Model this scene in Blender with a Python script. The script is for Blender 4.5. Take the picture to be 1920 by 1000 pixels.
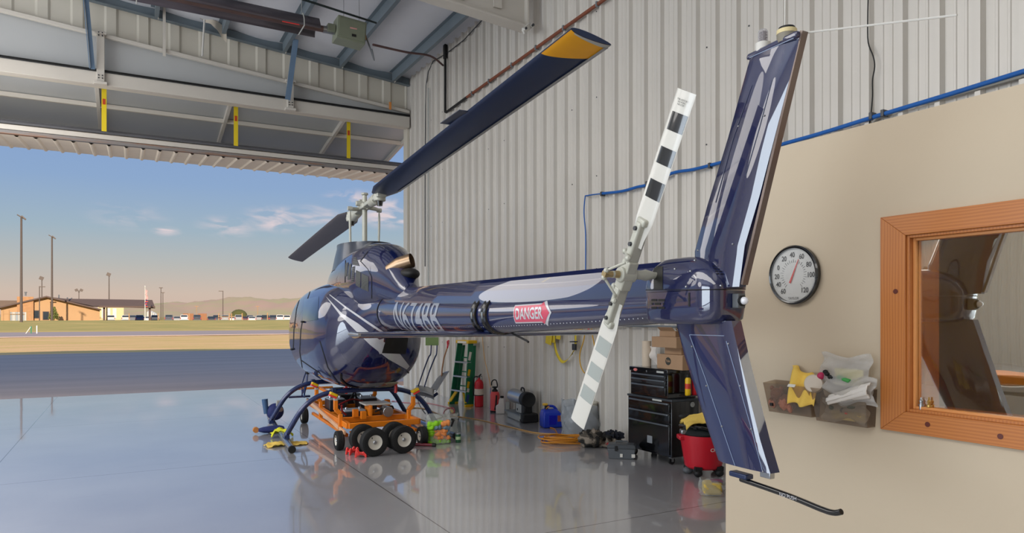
import bpy, bmesh, math, random
from mathutils import Vector, Matrix, Euler
from mathutils.bvhtree import BVHTree
for o in list(bpy.data.objects): bpy.data.objects.remove(o)
random.seed(7)
S = bpy.context.scene; C = S.collection
PI = math.pi
# ------------------------------------------------------------------ camera
H = 1.65; F = 1312.0; TH = math.radians(28.76); HY = 594.0
cam_d = bpy.data.cameras.new('camera'); cam = bpy.data.objects.new('camera', cam_d); C.objects.link(cam)
cam.location = (0, 0, H); cam.rotation_euler = (PI/2, 0, -TH)
cam_d.sensor_width = 36; cam_d.sensor_fit = 'HORIZONTAL'; cam_d.lens = F/1920*36
cam_d.shift_y = (HY-500)/1920; cam_d.clip_end = 12000; cam_d.clip_start = .05
S.camera = cam
S.view_settings.view_transform = 'Standard'; S.view_settings.look = 'None'
S.view_settings.exposure = 0.0; S.view_settings.gamma = 1; S.view_settings.use_curve_mapping = False
# ------------------------------------------------------------------ world
def lin(c):
    return tuple(((v/255)/12.92 if v/255 <= .04045 else ((v/255+.055)/1.055)**2.4) for v in c[:3]) + (1,)
W = bpy.data.worlds.new('world'); S.world = W; W.use_nodes = True
nt = W.node_tree; nt.nodes.clear()
def N(t, nt_=None, **k):
    n = (nt_ or nt).nodes.new(t)
    for a, b in k.items(): setattr(n, a, b)
    return n
def L(a, b, nt_=None): (nt_ or nt).links.new(a, b)
out = N('ShaderNodeOutputWorld'); bg = N('ShaderNodeBackground'); tc = N('ShaderNodeTexCoord')
sep = N('ShaderNodeSeparateXYZ'); L(tc.outputs['Generated'], sep.inputs[0])
ramp = N('ShaderNodeValToRGB'); L(sep.outputs['Z'], ramp.inputs[0])
stops = [(0.0, (196,170,156)), (.03, (194,176,162)), (.065, (174,174,170)), (.11, (150,169,182)), (.17, (132,158,192)), (.26, (122,149,194)), (.6, (120,148,196)), (1, (135,155,190))]
els = ramp.color_ramp.elements
els[0].position = 0; els[0].color = lin(stops[0][1]); els[1].position = 1; els[1].color = lin(stops[-1][1])
for p, c in stops[1:-1]:
    e = els.new(p); e.color = lin(c)
def raydir(px, py):
    r = (px-960)/F; d = (HY-py)/F
    v = Vector((math.sin(TH)+r*math.cos(TH), math.cos(TH)-r*math.sin(TH), d)); return v
# wispy clouds: noise inside a few directional lobes
mp = N('ShaderNodeMapping'); mp.inputs['Scale'].default_value = (14, 14, 46); L(tc.outputs['Generated'], mp.inputs[0])
nz = N('ShaderNodeTexNoise'); nz.inputs['Scale'].default_value = 1.6; nz.inputs['Detail'].default_value = 5; nz.inputs['Distortion'].default_value = .6
L(mp.outputs[0], nz.inputs['Vector'])
crmp = N('ShaderNodeMapRange'); crmp.inputs[1].default_value = .42; crmp.inputs[2].default_value = .62; L(nz.outputs['Fac'], crmp.inputs[0])
acc = None
for (px, py, rad, amp) in [(430,425,.05,.9), (520,412,.06,1.3), (590,405,.05,1.0), (735,400,.07,1.5), (312,434,.022,1.4), (240,405,.06,.4), (660,375,.05,.9)]:
    d = raydir(px, py).normalized()
    sub = N('ShaderNodeVectorMath', operation='SUBTRACT'); sub.inputs[1].default_value = d
    nrm = N('ShaderNodeVectorMath', operation='NORMALIZE'); L(tc.outputs['Generated'], nrm.inputs[0]); L(nrm.outputs[0], sub.inputs[0])
    scl = N('ShaderNodeVectorMath', operation='MULTIPLY'); scl.inputs[1].default_value = (1, 1, 2.6); L(sub.outputs[0], scl.inputs[0])
    ln = N('ShaderNodeVectorMath', operation='LENGTH'); L(scl.outputs[0], ln.inputs[0])
    mr = N('ShaderNodeMapRange'); mr.interpolation_type = 'SMOOTHSTEP'
    mr.inputs[1].default_value = 0; mr.inputs[2].default_value = rad; mr.inputs[3].default_value = amp; mr.inputs[4].default_value = 0; L(ln.outputs['Value'], mr.inputs[0])
    if acc is None: acc = mr.outputs[0]
    else:
        ad = N('ShaderNodeMath', operation='MAXIMUM'); L(acc, ad.inputs[0]); L(mr.outputs[0], ad.inputs[1]); acc = ad.outputs[0]
cm = N('ShaderNodeMath', operation='MULTIPLY', use_clamp=True); L(acc, cm.inputs[0]); L(crmp.outputs[0], cm.inputs[1])
mx = N('ShaderNodeMix', data_type='RGBA'); L(cm.outputs[0], mx.inputs[0]); L(ramp.outputs[0], mx.inputs[6]); mx.inputs[7].default_value = lin((206,194,198))
L(mx.outputs[2], bg.inputs[0]); bg.inputs[1].default_value = 1.15; L(bg.outputs[0], out.inputs[0])
# ------------------------------------------------------------------ lights
sd = bpy.data.lights.new('sun', 'SUN'); so = bpy.data.objects.new('sun', sd); C.objects.link(so)
sd.energy = 5.6; sd.angle = math.radians(.6); sd.color = (1, .87, .70)
EL = math.radians(19); AZ = math.radians(8)
sun_dir = Vector((math.sin(AZ)*math.cos(EL), math.cos(AZ)*math.cos(EL), -math.sin(EL)))
so.rotation_euler = sun_dir.to_track_quat('-Z', 'Y').to_euler()
def area(x, y, z, sx, sy, e, col=(1, .96, .9), rot=(0, 0, 0)):
    d = bpy.data.lights.new('added_area_fill', 'AREA'); o = bpy.data.objects.new('added_area_fill', d); C.objects.link(o)
    d.shape = 'RECTANGLE'; d.size = sx; d.size_y = sy; d.energy = e; d.color = col; o.location = (x, y, z); o.rotation_euler = rot
area(-6.4, 0.5, 7.9, 5.5, 23, 1350)                                        # added overhead fill; the roof has no such opening
def point_fill(x, y, z, e, r=1.5, col=(1, .96, .92)):
    d = bpy.data.lights.new('added_point_fill', 'POINT'); o = bpy.data.objects.new('added_point_fill', d); C.objects.link(o)
    d.energy = e; d.shadow_soft_size = r; d.color = col; o.location = (x, y, z)
for x, y, z, e in ((1.2, -1.0, 6.1, 50), (-3.4, 8.6, 4.4, 190), (-2.4, 14.4, 4.5, 200), (-12, 10, 5.5, 300)): point_fill(x, y, z, e)  # added unseen fills that brighten walls and ceiling, no fixtures
area(-17.6, 3.0, 2.8, 5.4, 14, 1400, (.78, .89, 1), (0, -PI/2, 0))      # added bluish fill inside the closed left wall, no opening there
point_fill(4.4, 1.0, 2.3, 60, .15, (1, .88, .6))                                 # added warm fill so the office interior shows through the glass
# ------------------------------------------------------------------ pixel -> real point helpers (used once, for measured positions)
def ray(px, py):
    return raydir(px, py)
def flr(px, py, z=0):
    d = ray(px, py); t = (z-H)/d.z; return Vector((d.x*t, d.y*t, z))
def wallp(px, py, wx):
    d = ray(px, py); t = wx/d.x; return Vector((wx, d.y*t, H+d.z*t))
def yp(px, py, wy):
    d = ray(px, py); t = wy/d.y; return Vector((d.x*t, wy, H+d.z*t))
def atz(px, py, Z):
    d = ray(px, py); return Vector((d.x*Z, d.y*Z, H+d.z*Z))
# ------------------------------------------------------------------ mesh builder
class MB:
    def __init__(s): s.bm = bmesh.new()
    def face(s, pts):
        v = [s.bm.verts.new(p) for p in pts]; return s.bm.faces.new(v)
    def box(s, c, d, rot=None, taper=None):
        c = Vector(c); M = rot if rot is not None else Matrix.Identity(3)
        vs = []
        for z in (-1, 1):
            for (x, y) in ((-1, -1), (1, -1), (1, 1), (-1, 1)):
                k = taper if (taper and z > 0) else 1
                vs.append(s.bm.verts.new(c + M @ Vector((x*d[0]/2*k, y*d[1]/2*k, z*d[2]/2))))
        for f in ((3, 2, 1, 0), (4, 5, 6, 7), (0, 1, 5, 4), (1, 2, 6, 5), (2, 3, 7, 6), (3, 0, 4, 7)): s.bm.faces.new([vs[i] for i in f])
        return s
    def beam(s, p0, p1, w, h, up=(0, 0, 1)):
        p0 = Vector(p0); p1 = Vector(p1); d = p1-p0; l = d.length; d.normalize(); u = Vector(up)
        if abs(d.dot(u)) > .98: u = Vector((1, 0, 0))
        x = d.cross(u).normalized(); z = x.cross(d).normalized()
        M = Matrix((x, d, z)).transposed(); return s.box((p0+p1)/2, (w, l, h), M)
    def loft(s, rings, caps=True, closed=True):
        R = [[s.bm.verts.new(p) for p in r] for r in rings]; n = len(R[0])
        for a, b in zip(R[:-1], R[1:]):
            for i in range(n if closed else n-1):
                j = (i+1) % n
                try: s.bm.faces.new((a[i], a[j], b[j], b[i]))
                except ValueError: pass
        if caps and closed:
            s.bm.faces.new(R[0][::-1]); s.bm.faces.new(R[-1])
        return s
    def ring(s, c, x, y, r, n, ry=None):
        ry = r if ry is None else ry
        return [c + x*math.cos(2*PI*i/n)*r + y*math.sin(2*PI*i/n)*ry for i in range(n)]
    def cyl(s, p0, p1, r0, r1=None, n=16, caps=True):
        p0 = Vector(p0); p1 = Vector(p1); r1 = r0 if r1 is None else r1; d = (p1-p0).normalized()
        u = Vector((0, 0, 1)) if abs(d.z) < .95 else Vector((1, 0, 0)); x = d.cross(u).normalized(); y = d.cross(x)
        return s.loft([s.ring(p0, x, y, r0, n), s.ring(p1, x, y, r1, n)], caps)
    def lathe(s, prof, c=(0, 0, 0), axis=(0, 0, 1), n=24, caps=True):
        c = Vector(c); d = Vector(axis).normalized(); u = Vector((0, 0, 1)) if abs(d.z) < .95 else Vector((1, 0, 0))
        x = d.cross(u).normalized(); y = d.cross(x)
        return s.loft([s.ring(c+d*z, x, y, max(r, 1e-4), n) for r, z in prof], caps)
    def tube(s, pts, r, n=8, caps=True):
        P = [Vector(p) for p in pts]; rs = r if isinstance(r, (list, tuple)) else [r]*len(P)
        T = []
        for i in range(len(P)):
            a = P[max(i-1, 0)]; b = P[min(i+1, len(P)-1)]; T.append((b-a).normalized())
        u = Vector((0, 0, 1)) if abs(T[0].z) < .9 else Vector((1, 0, 0))
        x = T[0].cross(u).normalized(); rings = []
        for p, t, rr in zip(P, T, rs):
            x = (x - t*x.dot(t)); x = x.normalized() if x.length > 1e-6 else t.orthogonal().normalized()
            y = t.cross(x); rings.append(s.ring(p, x, y, rr, n))
        return s.loft(rings, caps)
    def sph(s, c, r, u=16, v=10):
        if not isinstance(r, (list, tuple)): r = (r, r, r)
        c = Vector(c); rings = []
        for j in range(v+1):
            a = -PI/2+PI*j/v; k = max(math.cos(a), 1e-3)
            rings.append([c+Vector((r[0]*k*math.cos(2*PI*i/u), r[1]*k*math.sin(2*PI*i/u), r[2]*math.sin(a))) for i in range(u)])
        return s.loft(rings)
    def prism(s, poly, vec):
        v = Vector(vec); return s.loft([[Vector(p) for p in poly], [Vector(p)+v for p in poly]])
    def grid(s, fn, nu, nv):
        R = [[s.bm.verts.new(fn(i/nu, j/nv)) for j in range(nv+1)] for i in range(nu+1)]
        for i in range(nu):
            for j in range(nv): s.bm.faces.new((R[i][j], R[i+1][j], R[i+1][j+1], R[i][j+1]))
        return s
def smoothpts(pts, k=6):
    P = [Vector(p) for p in pts]; out_ = []
    for i in range(len(P)-1):
        a = P[max(i-1, 0)]; b = P[i]; c = P[i+1]; d = P[min(i+2, len(P)-1)]
        for j in range(k):
            t = j/k; out_.append(.5*((2*b)+(c-a)*t+(2*a-5*b+4*c-d)*t*t+(3*b-a-3*c+d)*t**3))
    out_.append(P[-1]); return out_
def obj(name, mb, mat=None, parent=None, sharp=35, bevel=0, seg=2, solid=0, subd=0, recalc=True):
    bm = mb.bm
    if recalc: bmesh.ops.recalc_face_normals(bm, faces=bm.faces[:])
    for f in bm.faces: f.smooth = True
    sa = math.radians(sharp)
    for e in bm.edges:
        if len(e.link_faces) == 2 and e.calc_face_angle(0) > sa: e.smooth = False
    me = bpy.data.meshes.new(name); bm.to_mesh(me); bm.free()
    o = bpy.data.objects.new(name, me); C.objects.link(o)
    if mat is not None:
        for m in (mat if isinstance(mat, (list, tuple)) else [mat]): me.materials.append(m)
    if solid:
        m = o.modifiers.new('solid', 'SOLIDIFY'); m.thickness = solid; m.offset = 0
    if bevel:
        m = o.modifiers.new('bevel', 'BEVEL'); m.width = bevel; m.segments = seg; m.limit_method = 'ANGLE'; m.angle_limit = math.radians(35); m.harden_normals = False
    if subd:
        m = o.modifiers.new('sub', 'SUBSURF'); m.levels = subd; m.render_levels = subd
    if parent is not None: o.parent = parent
    return o
def T(name, label, cat, loc=(0, 0, 0), rz=0, group=None, kind=None):
    o = bpy.data.objects.new(name, None); C.objects.link(o); o.location = loc; o.rotation_euler = (0, 0, rz); o.empty_display_size = .1
    o['label'] = label; o['category'] = cat
    if group: o['group'] = group
    if kind: o['kind'] = kind
    return o
def tag(o, label, cat, group=None, kind=None):
    o['label'] = label; o['category'] = cat
    if group: o['group'] = group
    if kind: o['kind'] = kind
    return o
def struct(o, label=None, cat=None):
    o['kind'] = 'structure'
    if label: o['label'] = label; o['category'] = cat
    return o
def put(name, mb, mat, label, cat, loc=(0, 0, 0), rz=0, group=None, kind=None, **k):
    o = obj(name, mb, mat, None, **k); o.location = loc; o.rotation_euler = (0, 0, rz); return tag(o, label, cat, group, kind)
def copytree(o, parent=None):
    c = o.copy(); C.objects.link(c)
    c.parent = parent
    for ch in list(o.children): copytree(ch, c)
    return c
def textmesh(body, size=1, bold=0, align='LEFT'):
    cu = bpy.data.curves.new('txt', 'FONT'); cu.body = body; cu.size = size; cu.align_x = align; cu.offset = bold; cu.resolution_u = 3
    o = bpy.data.objects.new('txt', cu); C.objects.link(o); bpy.context.view_layer.update()
    me = bpy.data.meshes.new_from_object(o.evaluated_get(bpy.context.evaluated_depsgraph_get()))
    bpy.data.objects.remove(o); bpy.data.curves.remove(cu)
    return me
def textobj(name, body, size, fn, mat, parent, bold=0, cuts=0, align='CENTER'):
    me = textmesh(body, size, bold, align); mb = MB(); mb.bm.from_mesh(me); bpy.data.meshes.remove(me); bm = mb.bm
    if cuts:
        xs = [v.co.y for v in bm.verts]; lo, hi = min(xs), max(xs)
        for i in range(1, cuts):
            y = lo+(hi-lo)*i/cuts
            bmesh.ops.bisect_plane(bm, geom=bm.verts[:]+bm.edges[:]+bm.faces[:], plane_co=(0, y, 0), plane_no=(0, 1, 0))
    for v in bm.verts: v.co = fn(v.co.x, v.co.y)
    return obj(name, mb, mat, parent, sharp=60, recalc=False)
# ------------------------------------------------------------------ materials
MATS = {}
def mat(name, col, rough=.5, metal=0, var=.08, nscale=6, bump=0, bscale=40, spec=.5, coat=0, coatr=.03, ior=None, trans=0, alpha=1, emis=0, sheen=0, stretch=None):
    if name in MATS: return MATS[name]
    m = bpy.data.materials.new(name); m.use_nodes = True; t = m.node_tree; b = t.nodes['Principled BSDF']
    c = lin(col)
    co = N('ShaderNodeTexCoord', t); mpn = N('ShaderNodeMapping', t); L(co.outputs['Object'], mpn.inputs[0], t)
    if stretch: mpn.inputs['Scale'].default_value = stretch
    nz = N('ShaderNodeTexNoise', t); nz.inputs['Scale'].default_value = nscale; nz.inputs['Detail'].default_value = 4; L(mpn.outputs[0], nz.inputs['Vector'], t)
    mx = N('ShaderNodeMix', t, data_type='RGBA'); L(nz.outputs['Fac'], mx.inputs[0], t)
    mx.inputs[6].default_value = tuple(max(v*(1-var), 0) for v in c[:3])+(1,); mx.inputs[7].default_value = tuple(min(v*(1+var), 1) for v in c[:3])+(1,)
    L(mx.outputs[2], b.inputs['Base Color'], t)
    b.inputs['Roughness'].default_value = rough; b.inputs['Metallic'].default_value = metal
    b.inputs['Specular IOR Level'].default_value = spec; b.inputs['Coat Weight'].default_value = coat; b.inputs['Coat Roughness'].default_value = coatr
    if ior: b.inputs['IOR'].default_value = ior
    b.inputs['Transmission Weight'].default_value = trans; b.inputs['Alpha'].default_value = alpha
    if emis: b.inputs['Emission Color'].default_value = c; b.inputs['Emission Strength'].default_value = emis
    if bump:
        n2 = N('ShaderNodeTexNoise', t); n2.inputs['Scale'].default_value = bscale; n2.inputs['Detail'].default_value = 5; L(mpn.outputs[0], n2.inputs['Vector'], t)
        bp = N('ShaderNodeBump', t); bp.inputs['Strength'].default_value = bump; bp.inputs['Distance'].default_value = .01; L(n2.outputs['Fac'], bp.inputs['Height'], t); L(bp.outputs[0], b.inputs['Normal'], t)
    MATS[name] = m; return m
def film(name, col, fac=.3, rough=.15):
    """thin transparent plastic film or tinted sheet"""
    if name in MATS: return MATS[name]
    m = bpy.data.materials.new(name); m.use_nodes = True; t = m.node_tree; t.nodes.clear()
    o = N('ShaderNodeOutputMaterial', t); tr = N('ShaderNodeBsdfTransparent', t); tr.inputs[0].default_value = lin(col)
    pb = N('ShaderNodeBsdfPrincipled', t); pb.inputs['Base Color'].default_value = lin(col); pb.inputs['Roughness'].default_value = rough
    nz = N('ShaderNodeTexNoise', t); nz.inputs['Scale'].default_value = 9; bp = N('ShaderNodeBump', t); bp.inputs['Strength'].default_value = .3; bp.inputs['Distance'].default_value = .02
    L(nz.outputs['Fac'], bp.inputs['Height'], t); L(bp.outputs[0], pb.inputs['Normal'], t)
    mx = N('ShaderNodeMixShader', t); mx.inputs[0].default_value = fac; L(tr.outputs[0], mx.inputs[1], t); L(pb.outputs[0], mx.inputs[2], t); L(mx.outputs[0], o.inputs[0], t)
    MATS[name] = m; return m
M_navy = mat('navy gloss paint', (5,18,68), .3, 0, .05, 3, coat=1, coatr=.01, spec=.2)
M_navy.node_tree.nodes['Principled BSDF'].inputs['Coat IOR'].default_value = 1.95
M_navyd = mat('navy satin paint', (30,44,78), .38, 0, .12, 3)
M_silver = mat('silver white paint', (176,184,196), .2, .2, .05, 4, coat=1)
M_whitep = mat('white paint metal', (206,204,198), .35, 0, .05, 5)
M_grip = mat('pale grey cast metal', (188,188,176), .38, .1, .08, 20)
M_black = mat('black rubber', (16,16,17), .75, 0, .2, 12, bump=.3, bscale=90)
M_blackg = mat('black gloss enamel', (10,11,14), .18, 0, .1, 5, coat=.6)
M_blackm = mat('black matte', (14,14,15), .6, 0, .2, 8)
M_steel = mat('steel', (170,172,175), .3, .9, .1, 12)
M_darksteel = mat('dark steel', (80,82,86), .4, .8, .15, 12)
M_galv = mat('galvanised steel', (128,136,142), .45, .5, .12, 8)
M_cream = mat('cream steel sheet', (206,200,186), .4, 0, .04, 3)
M_beam = mat('white steel beam', (200,194,184), .4, 0, .05, 3)
M_orange = mat('orange powder coat', (228,126,18), .4, 0, .06, 5)
M_red = mat('red plastic', (196,20,40), .35, 0, .06, 5)
M_redbright = mat('coral plastic', (230,62,58), .3, 0, .06, 5)
M_yellow = mat('yellow plastic', (226,182,20), .4, 0, .06, 5)
M_yelcloth = mat('yellow microfibre cloth', (222,188,90), .95, 0, .12, 60, bump=.4, bscale=160)
M_green = mat('green fibreglass', (20,112,74), .4, 0, .06, 6)
M_blueplastic = mat('blue plastic', (24,56,178), .35, 0, .08, 6)
M_card = mat('cardboard', (166,134,104), .85, 0, .07, 10, bump=.1, bscale=60)
M_paper = mat('white paper', (228,224,214), .8, 0, .04, 8)
M_grey = mat('grey plastic', (92,96,100), .55, 0, .1, 8)
M_ltgrey = mat('light grey plastic', (176,178,174), .5, 0, .06, 8)
M_rope = mat('orange hose rubber', (206,134,36), .5, 0, .1, 10)
# ================================================================== SETTING
WX = 5.75; DY = 15.5; LX = -18.0; BY = -12.0
def roofz(x): return 7.22 + .095*(WX-x) if x > -6.1 else 7.22+.095*(WX+6.1)-.095*(-6.1-x)
# floor material: polished pale epoxy with joints
m = bpy.data.materials.new('polished epoxy floor'); m.use_nodes = True; t = m.node_tree; b = t.nodes['Principled BSDF']
co = N('ShaderNodeTexCoord', t); sx = N('ShaderNodeSeparateXYZ', t); L(co.outputs['Object'], sx.inputs[0], t)
def joint(sock, positions, w):
    acc = None
    for p in positions:
        a = N('ShaderNodeMath', t, operation='SUBTRACT'); L(sock, a.inputs[0], t); a.inputs[1].default_value = p
        c = N('ShaderNodeMath', t, operation='ABSOLUTE'); L(a.outputs[0], c.inputs[0], t)
        d = N('ShaderNodeMath', t, operation='LESS_THAN'); L(c.outputs[0], d.inputs[0], t); d.inputs[1].default_value = w
        if acc is None: acc = d.outputs[0]
        else:
            e = N('ShaderNodeMath', t, operation='MAXIMUM'); L(acc, e.inputs[0], t); L(d.outputs[0], e.inputs[1], t); acc = e.outputs[0]
    return acc
j1 = joint(sx.outputs['X'], (-8.2, -4.7, -1.27, 2.15), .005); j2 = joint(sx.outputs['Y'], (.5, 4.55, 8.43, 12.5), .005)
jm = N('ShaderNodeMath', t, operation='MAXIMUM'); L(j1, jm.inputs[0], t); L(j2, jm.inputs[1], t)
nz1 = N('ShaderNodeTexNoise', t); nz1.inputs['Scale'].default_value = .6; nz1.inputs['Detail'].default_value = 6; L(co.outputs['Object'], nz1.inputs['Vector'], t)
mpf = N('ShaderNodeMapping', t); mpf.inputs['Scale'].default_value = (.5, 5, 1); mpf.inputs['Rotation'].default_value = (0, 0, .35); L(co.outputs['Object'], mpf.inputs[0], t)
nz2 = N('ShaderNodeTexNoise', t); nz2.inputs['Scale'].default_value = 1.3; nz2.inputs['Detail'].default_value = 7; nz2.inputs['Roughness'].default_value = .7; L(mpf.outputs[0], nz2.inputs['Vector'], t)
rr = N('ShaderNodeValToRGB', t); rr.color_ramp.elements[0].position = .35; rr.color_ramp.elements[1].position = .75
rr.color_ramp.elements[0].color = lin((156,155,158)); rr.color_ramp.elements[1].color = lin((176,174,174)); L(nz1.outputs['Fac'], rr.inputs[0], t)
mk = N('ShaderNodeMapRange', t); mk.inputs[1].default_value = .62; mk.inputs[2].default_value = .8; mk.inputs[3].default_value = 0; mk.inputs[4].default_value = .25; L(nz2.outputs['Fac'], mk.inputs[0], t)
m1 = N('ShaderNodeMix', t, data_type='RGBA'); L(mk.outputs[0], m1.inputs[0], t); L(rr.outputs[0], m1.inputs[6], t); m1.inputs[7].default_value = lin((110,108,108))
m2 = N('ShaderNodeMix', t, data_type='RGBA'); L(jm.outputs[0], m2.inputs[0], t); L(m1.outputs[2], m2.inputs[6], t); m2.inputs[7].default_value = lin((74,68,66))
L(m2.outputs[2], b.inputs['Base Color'], t); b.inputs['Roughness'].default_value = .3; b.inputs['Coat Weight'].default_value = 1; b.inputs['Coat Roughness'].default_value = .04; b.inputs['Coat IOR'].default_value = 1.6
nz3 = N('ShaderNodeTexNoise', t); nz3.inputs['Scale'].default_value = 1.1; nz3.inputs['Detail'].default_value = 2; L(co.outputs['Object'], nz3.inputs['Vector'], t)
bp = N('ShaderNodeBump', t); bp.inputs['Strength'].default_value = .03; bp.inputs['Distance'].default_value = .05; L(nz3.outputs['Fac'], bp.inputs['Height'], t); L(bp.outputs[0], b.inputs['Normal'], t); L(bp.outputs[0], b.inputs['Coat Normal'], t)
M_floor = m
mb = MB(); mb.box(((LX+WX)/2, (BY+17.1)/2, -.1), (WX-LX, 17.1-BY, .2))
struct(obj('floor', mb, M_floor), 'polished pale grey epoxy concrete hangar floor with saw cut joints', 'floor')
# corrugated liner sheet
M_liner = mat('ribbed steel liner', (205,200,192), .38, .15, .04, 2)
def corr_profile(L0, L1, pitch=.305, flip=1):
    pts = []; x = L0
    while x < L1:
        for dx, h in ((0, 0), (.016, .05), (.058, .05), (.074, 0), (.128, 0), (.134, .008), (.152, .008), (.158, 0), (.212, 0), (.218, .008), (.236, .008), (.242, 0)):
            if x+dx < L1: pts.append((x+dx, h*flip))
        x += pitch
    pts.append((L1, 0)); return pts
def scr(mb, pts):
    for p in pts: mb.box(p, (.006, .014, .014))
mb = MB(); P = corr_profile(BY, DY)
R0 = [Vector((WX-h, y, -.02)) for y, h in P]; R1 = [Vector((WX-h, y, 7.4)) for y, h in P]
mb.loft([R0, R1], caps=False, closed=False); mb.box((WX+.12, (BY+DY)/2, 3.65), (.16, DY-BY+.1, 7.7))
struct(obj('wall_right', mb, M_liner, sharp=12), 'tall ribbed light grey steel liner wall behind the helicopter', 'wall')
mb = MB()
for k in range(8):
    y0 = 13.9-k*1.37
    for z in (1.1, 2.3, 3.6, 4.7, 5.9):
        scr(mb, [(WX-.006, y0+.2+.01*math.sin(k*7+z), z), (WX-.006, y0-.41, z+.02)])
o = obj('wall_screws', mb, M_darksteel); struct(o, 'dark fastener heads dotted over the ribbed liner wall', 'screws')
for nm, xx, fl in (('wall_left', LX, -1),):
    mb = MB(); P = corr_profile(BY, DY); mb.loft([[Vector((LX+h, y, 0)) for y, h in P], [Vector((LX+h, y, 7.3)) for y, h in P]], caps=False, closed=False)
    mb.box((LX-.12, (BY+DY)/2, 3.75), (.16, DY-BY, 7.5)); struct(obj(nm, mb, M_liner, sharp=12))
mb = MB(); P = corr_profile(LX, WX); mb.loft([[Vector((x, BY+h, 0)) for x, h in P], [Vector((x, BY+h, 8.4)) for x, h in P]], caps=False, closed=False)
mb.box(((LX+WX)/2, BY-.12, 4.2), (WX-LX, .16, 8.6)); struct(obj('wall_back', mb, M_liner, sharp=12))
# front gable wall above the door: broad cream ribs
mb = MB(); pts = []; x = LX; 
while x < WX:
    for dx, h in ((0, 0), (.04, .03), (.2, .03), (.24, 0)):
        if x+dx < WX-.01: pts.append((x+dx, h))
    x += .55
pts.append((WX-.01, 0))
mb.loft([[Vector((x, DY-h, 6.05)) for x, h in pts], [Vector((x, DY-h, roofz(x))) for x, h in pts]], caps=False, closed=False)
mb.prism([(LX, DY+.02, 6.05), (WX, DY+.02, 6.05), (WX, DY+.02, roofz(WX)+.1), (-6.1, DY+.02, roofz(-6.1)+.1), (LX, DY+.02, roofz(LX)+.1)], (0, .12, 0))
struct(obj('wall_front', mb, M_cream, sharp=12), 'cream ribbed steel wall above the open hangar door', 'wall')
mb = MB(); mb.box((-16.5, DY+.1, 3.0), (3.0, .2, 6.1)); struct(obj('wall_front_left', mb, M_cream))
mb = MB(); mb.box((WX+.02, DY+.12, 3.7), (.1, .28, 7.4)); mb.box((WX-.03, DY-.03, 3.4), (.05, .06, 5.3))
struct(obj('trim_1', mb, M_cream), 'cream steel jamb at the far end of the ribbed wall', 'door jamb')
# ceiling: quilted insulation
M_insul = mat('white ceiling insulation', (206,208,214), .7, 0, .05, 2, bump=.25, bscale=3)
mb = MB()
def cf(u, v):
    x = WX-u*(WX+6.1); y = BY+v*(DY-BY+.1)
    return Vector((x, y, roofz(x) - .05*abs(math.sin((WX-x-.4)*PI/1.2)) - .012*math.sin(y*2.1)*math.sin(x*3)))
mb.grid(cf, 80, 60)
def cf2(u, v):
    x = -6.1-u*(11.9); y = BY+v*(DY-BY+.1); return Vector((x, y, roofz(x)))
mb.grid(cf2, 4, 4)
for (xa, xb) in ((WX+.2, -6.1), (-6.1, LX-.2)):
    za = roofz(min(xa, WX)); zb = roofz(max(xb, LX))
    mb.prism([(xa, BY-.2, za+.12), (xb, BY-.2, zb+.12), (xb, BY-.2, zb+.25), (xa, BY-.2, za+.25)], (0, DY-BY+.5, 0))
struct(obj('ceiling', mb, M_insul), 'white insulated hangar roof lining between the purlins', 'ceiling')
# purlins (Z sections)
M_purlin = mat('grey primed purlin', (112,124,132), .5, .2, .1, 4)
pl = ['nearest the ribbed wall', 'second from the ribbed wall', 'third from the ribbed wall', 'fourth from the ribbed wall', 'fifth from the ribbed wall', 'sixth from the ribbed wall', 'seventh from the ribbed wall']
for k in range(6):
    x = 5.3-1.21*k; zt = roofz(x)-.02
    mb = MB(); z = [(x-.07, zt), (x, zt), (x, zt-.2), (x+.07, zt-.2), (x+.07, zt-.19), (x+.07, zt-.206), (x-.006, zt-.206), (x-.006, zt-.006), (x-.07, zt-.006)]
    z = [(x-.07, zt), (x+.003, zt), (x+.003, zt-.2), (x+.07, zt-.2), (x+.07, zt-.206), (x-.003, zt-.206), (x-.003, zt-.006), (x-.07, zt-.006)]
    mb.prism([(a, 9.6 if k else 9.6, c) for a, c in z], (0, DY-9.75, 0))
    o = struct(put('roof_purlin', mb, M_purlin, 'grey steel roof purlin, '+pl[k], 'purlin', group='roof purlins', sharp=20))
    mb = MB(); mb.box((0, 0, 0), (.012, .07, .21)); c = obj('purlin_clip', mb, M_beam, o); c.location = (x+.06, DY-.17, zt-.12)
# eave strut along gable
mb = MB(); 
mb.prism([(WX-.02, DY-.09, roofz(WX)-.2), (-6, DY-.09, roofz(-6)-.2), (-6, DY-.09, roofz(-6)-.03), (WX-.02, DY-.09, roofz(WX)-.03)], (0, .05, 0))
mb.prism([(WX-.02, DY-.16, roofz(WX)-.215), (-6, DY-.16, roofz(-6)-.215), (-6, DY-.16, roofz(-6)-.2), (WX-.02, DY-.16, roofz(WX)-.2)], (0, .12, 0))
struct(obj('trim_2', mb, M_purlin), 'dark grey steel angle where the roof meets the front wall', 'roof angle')
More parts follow.
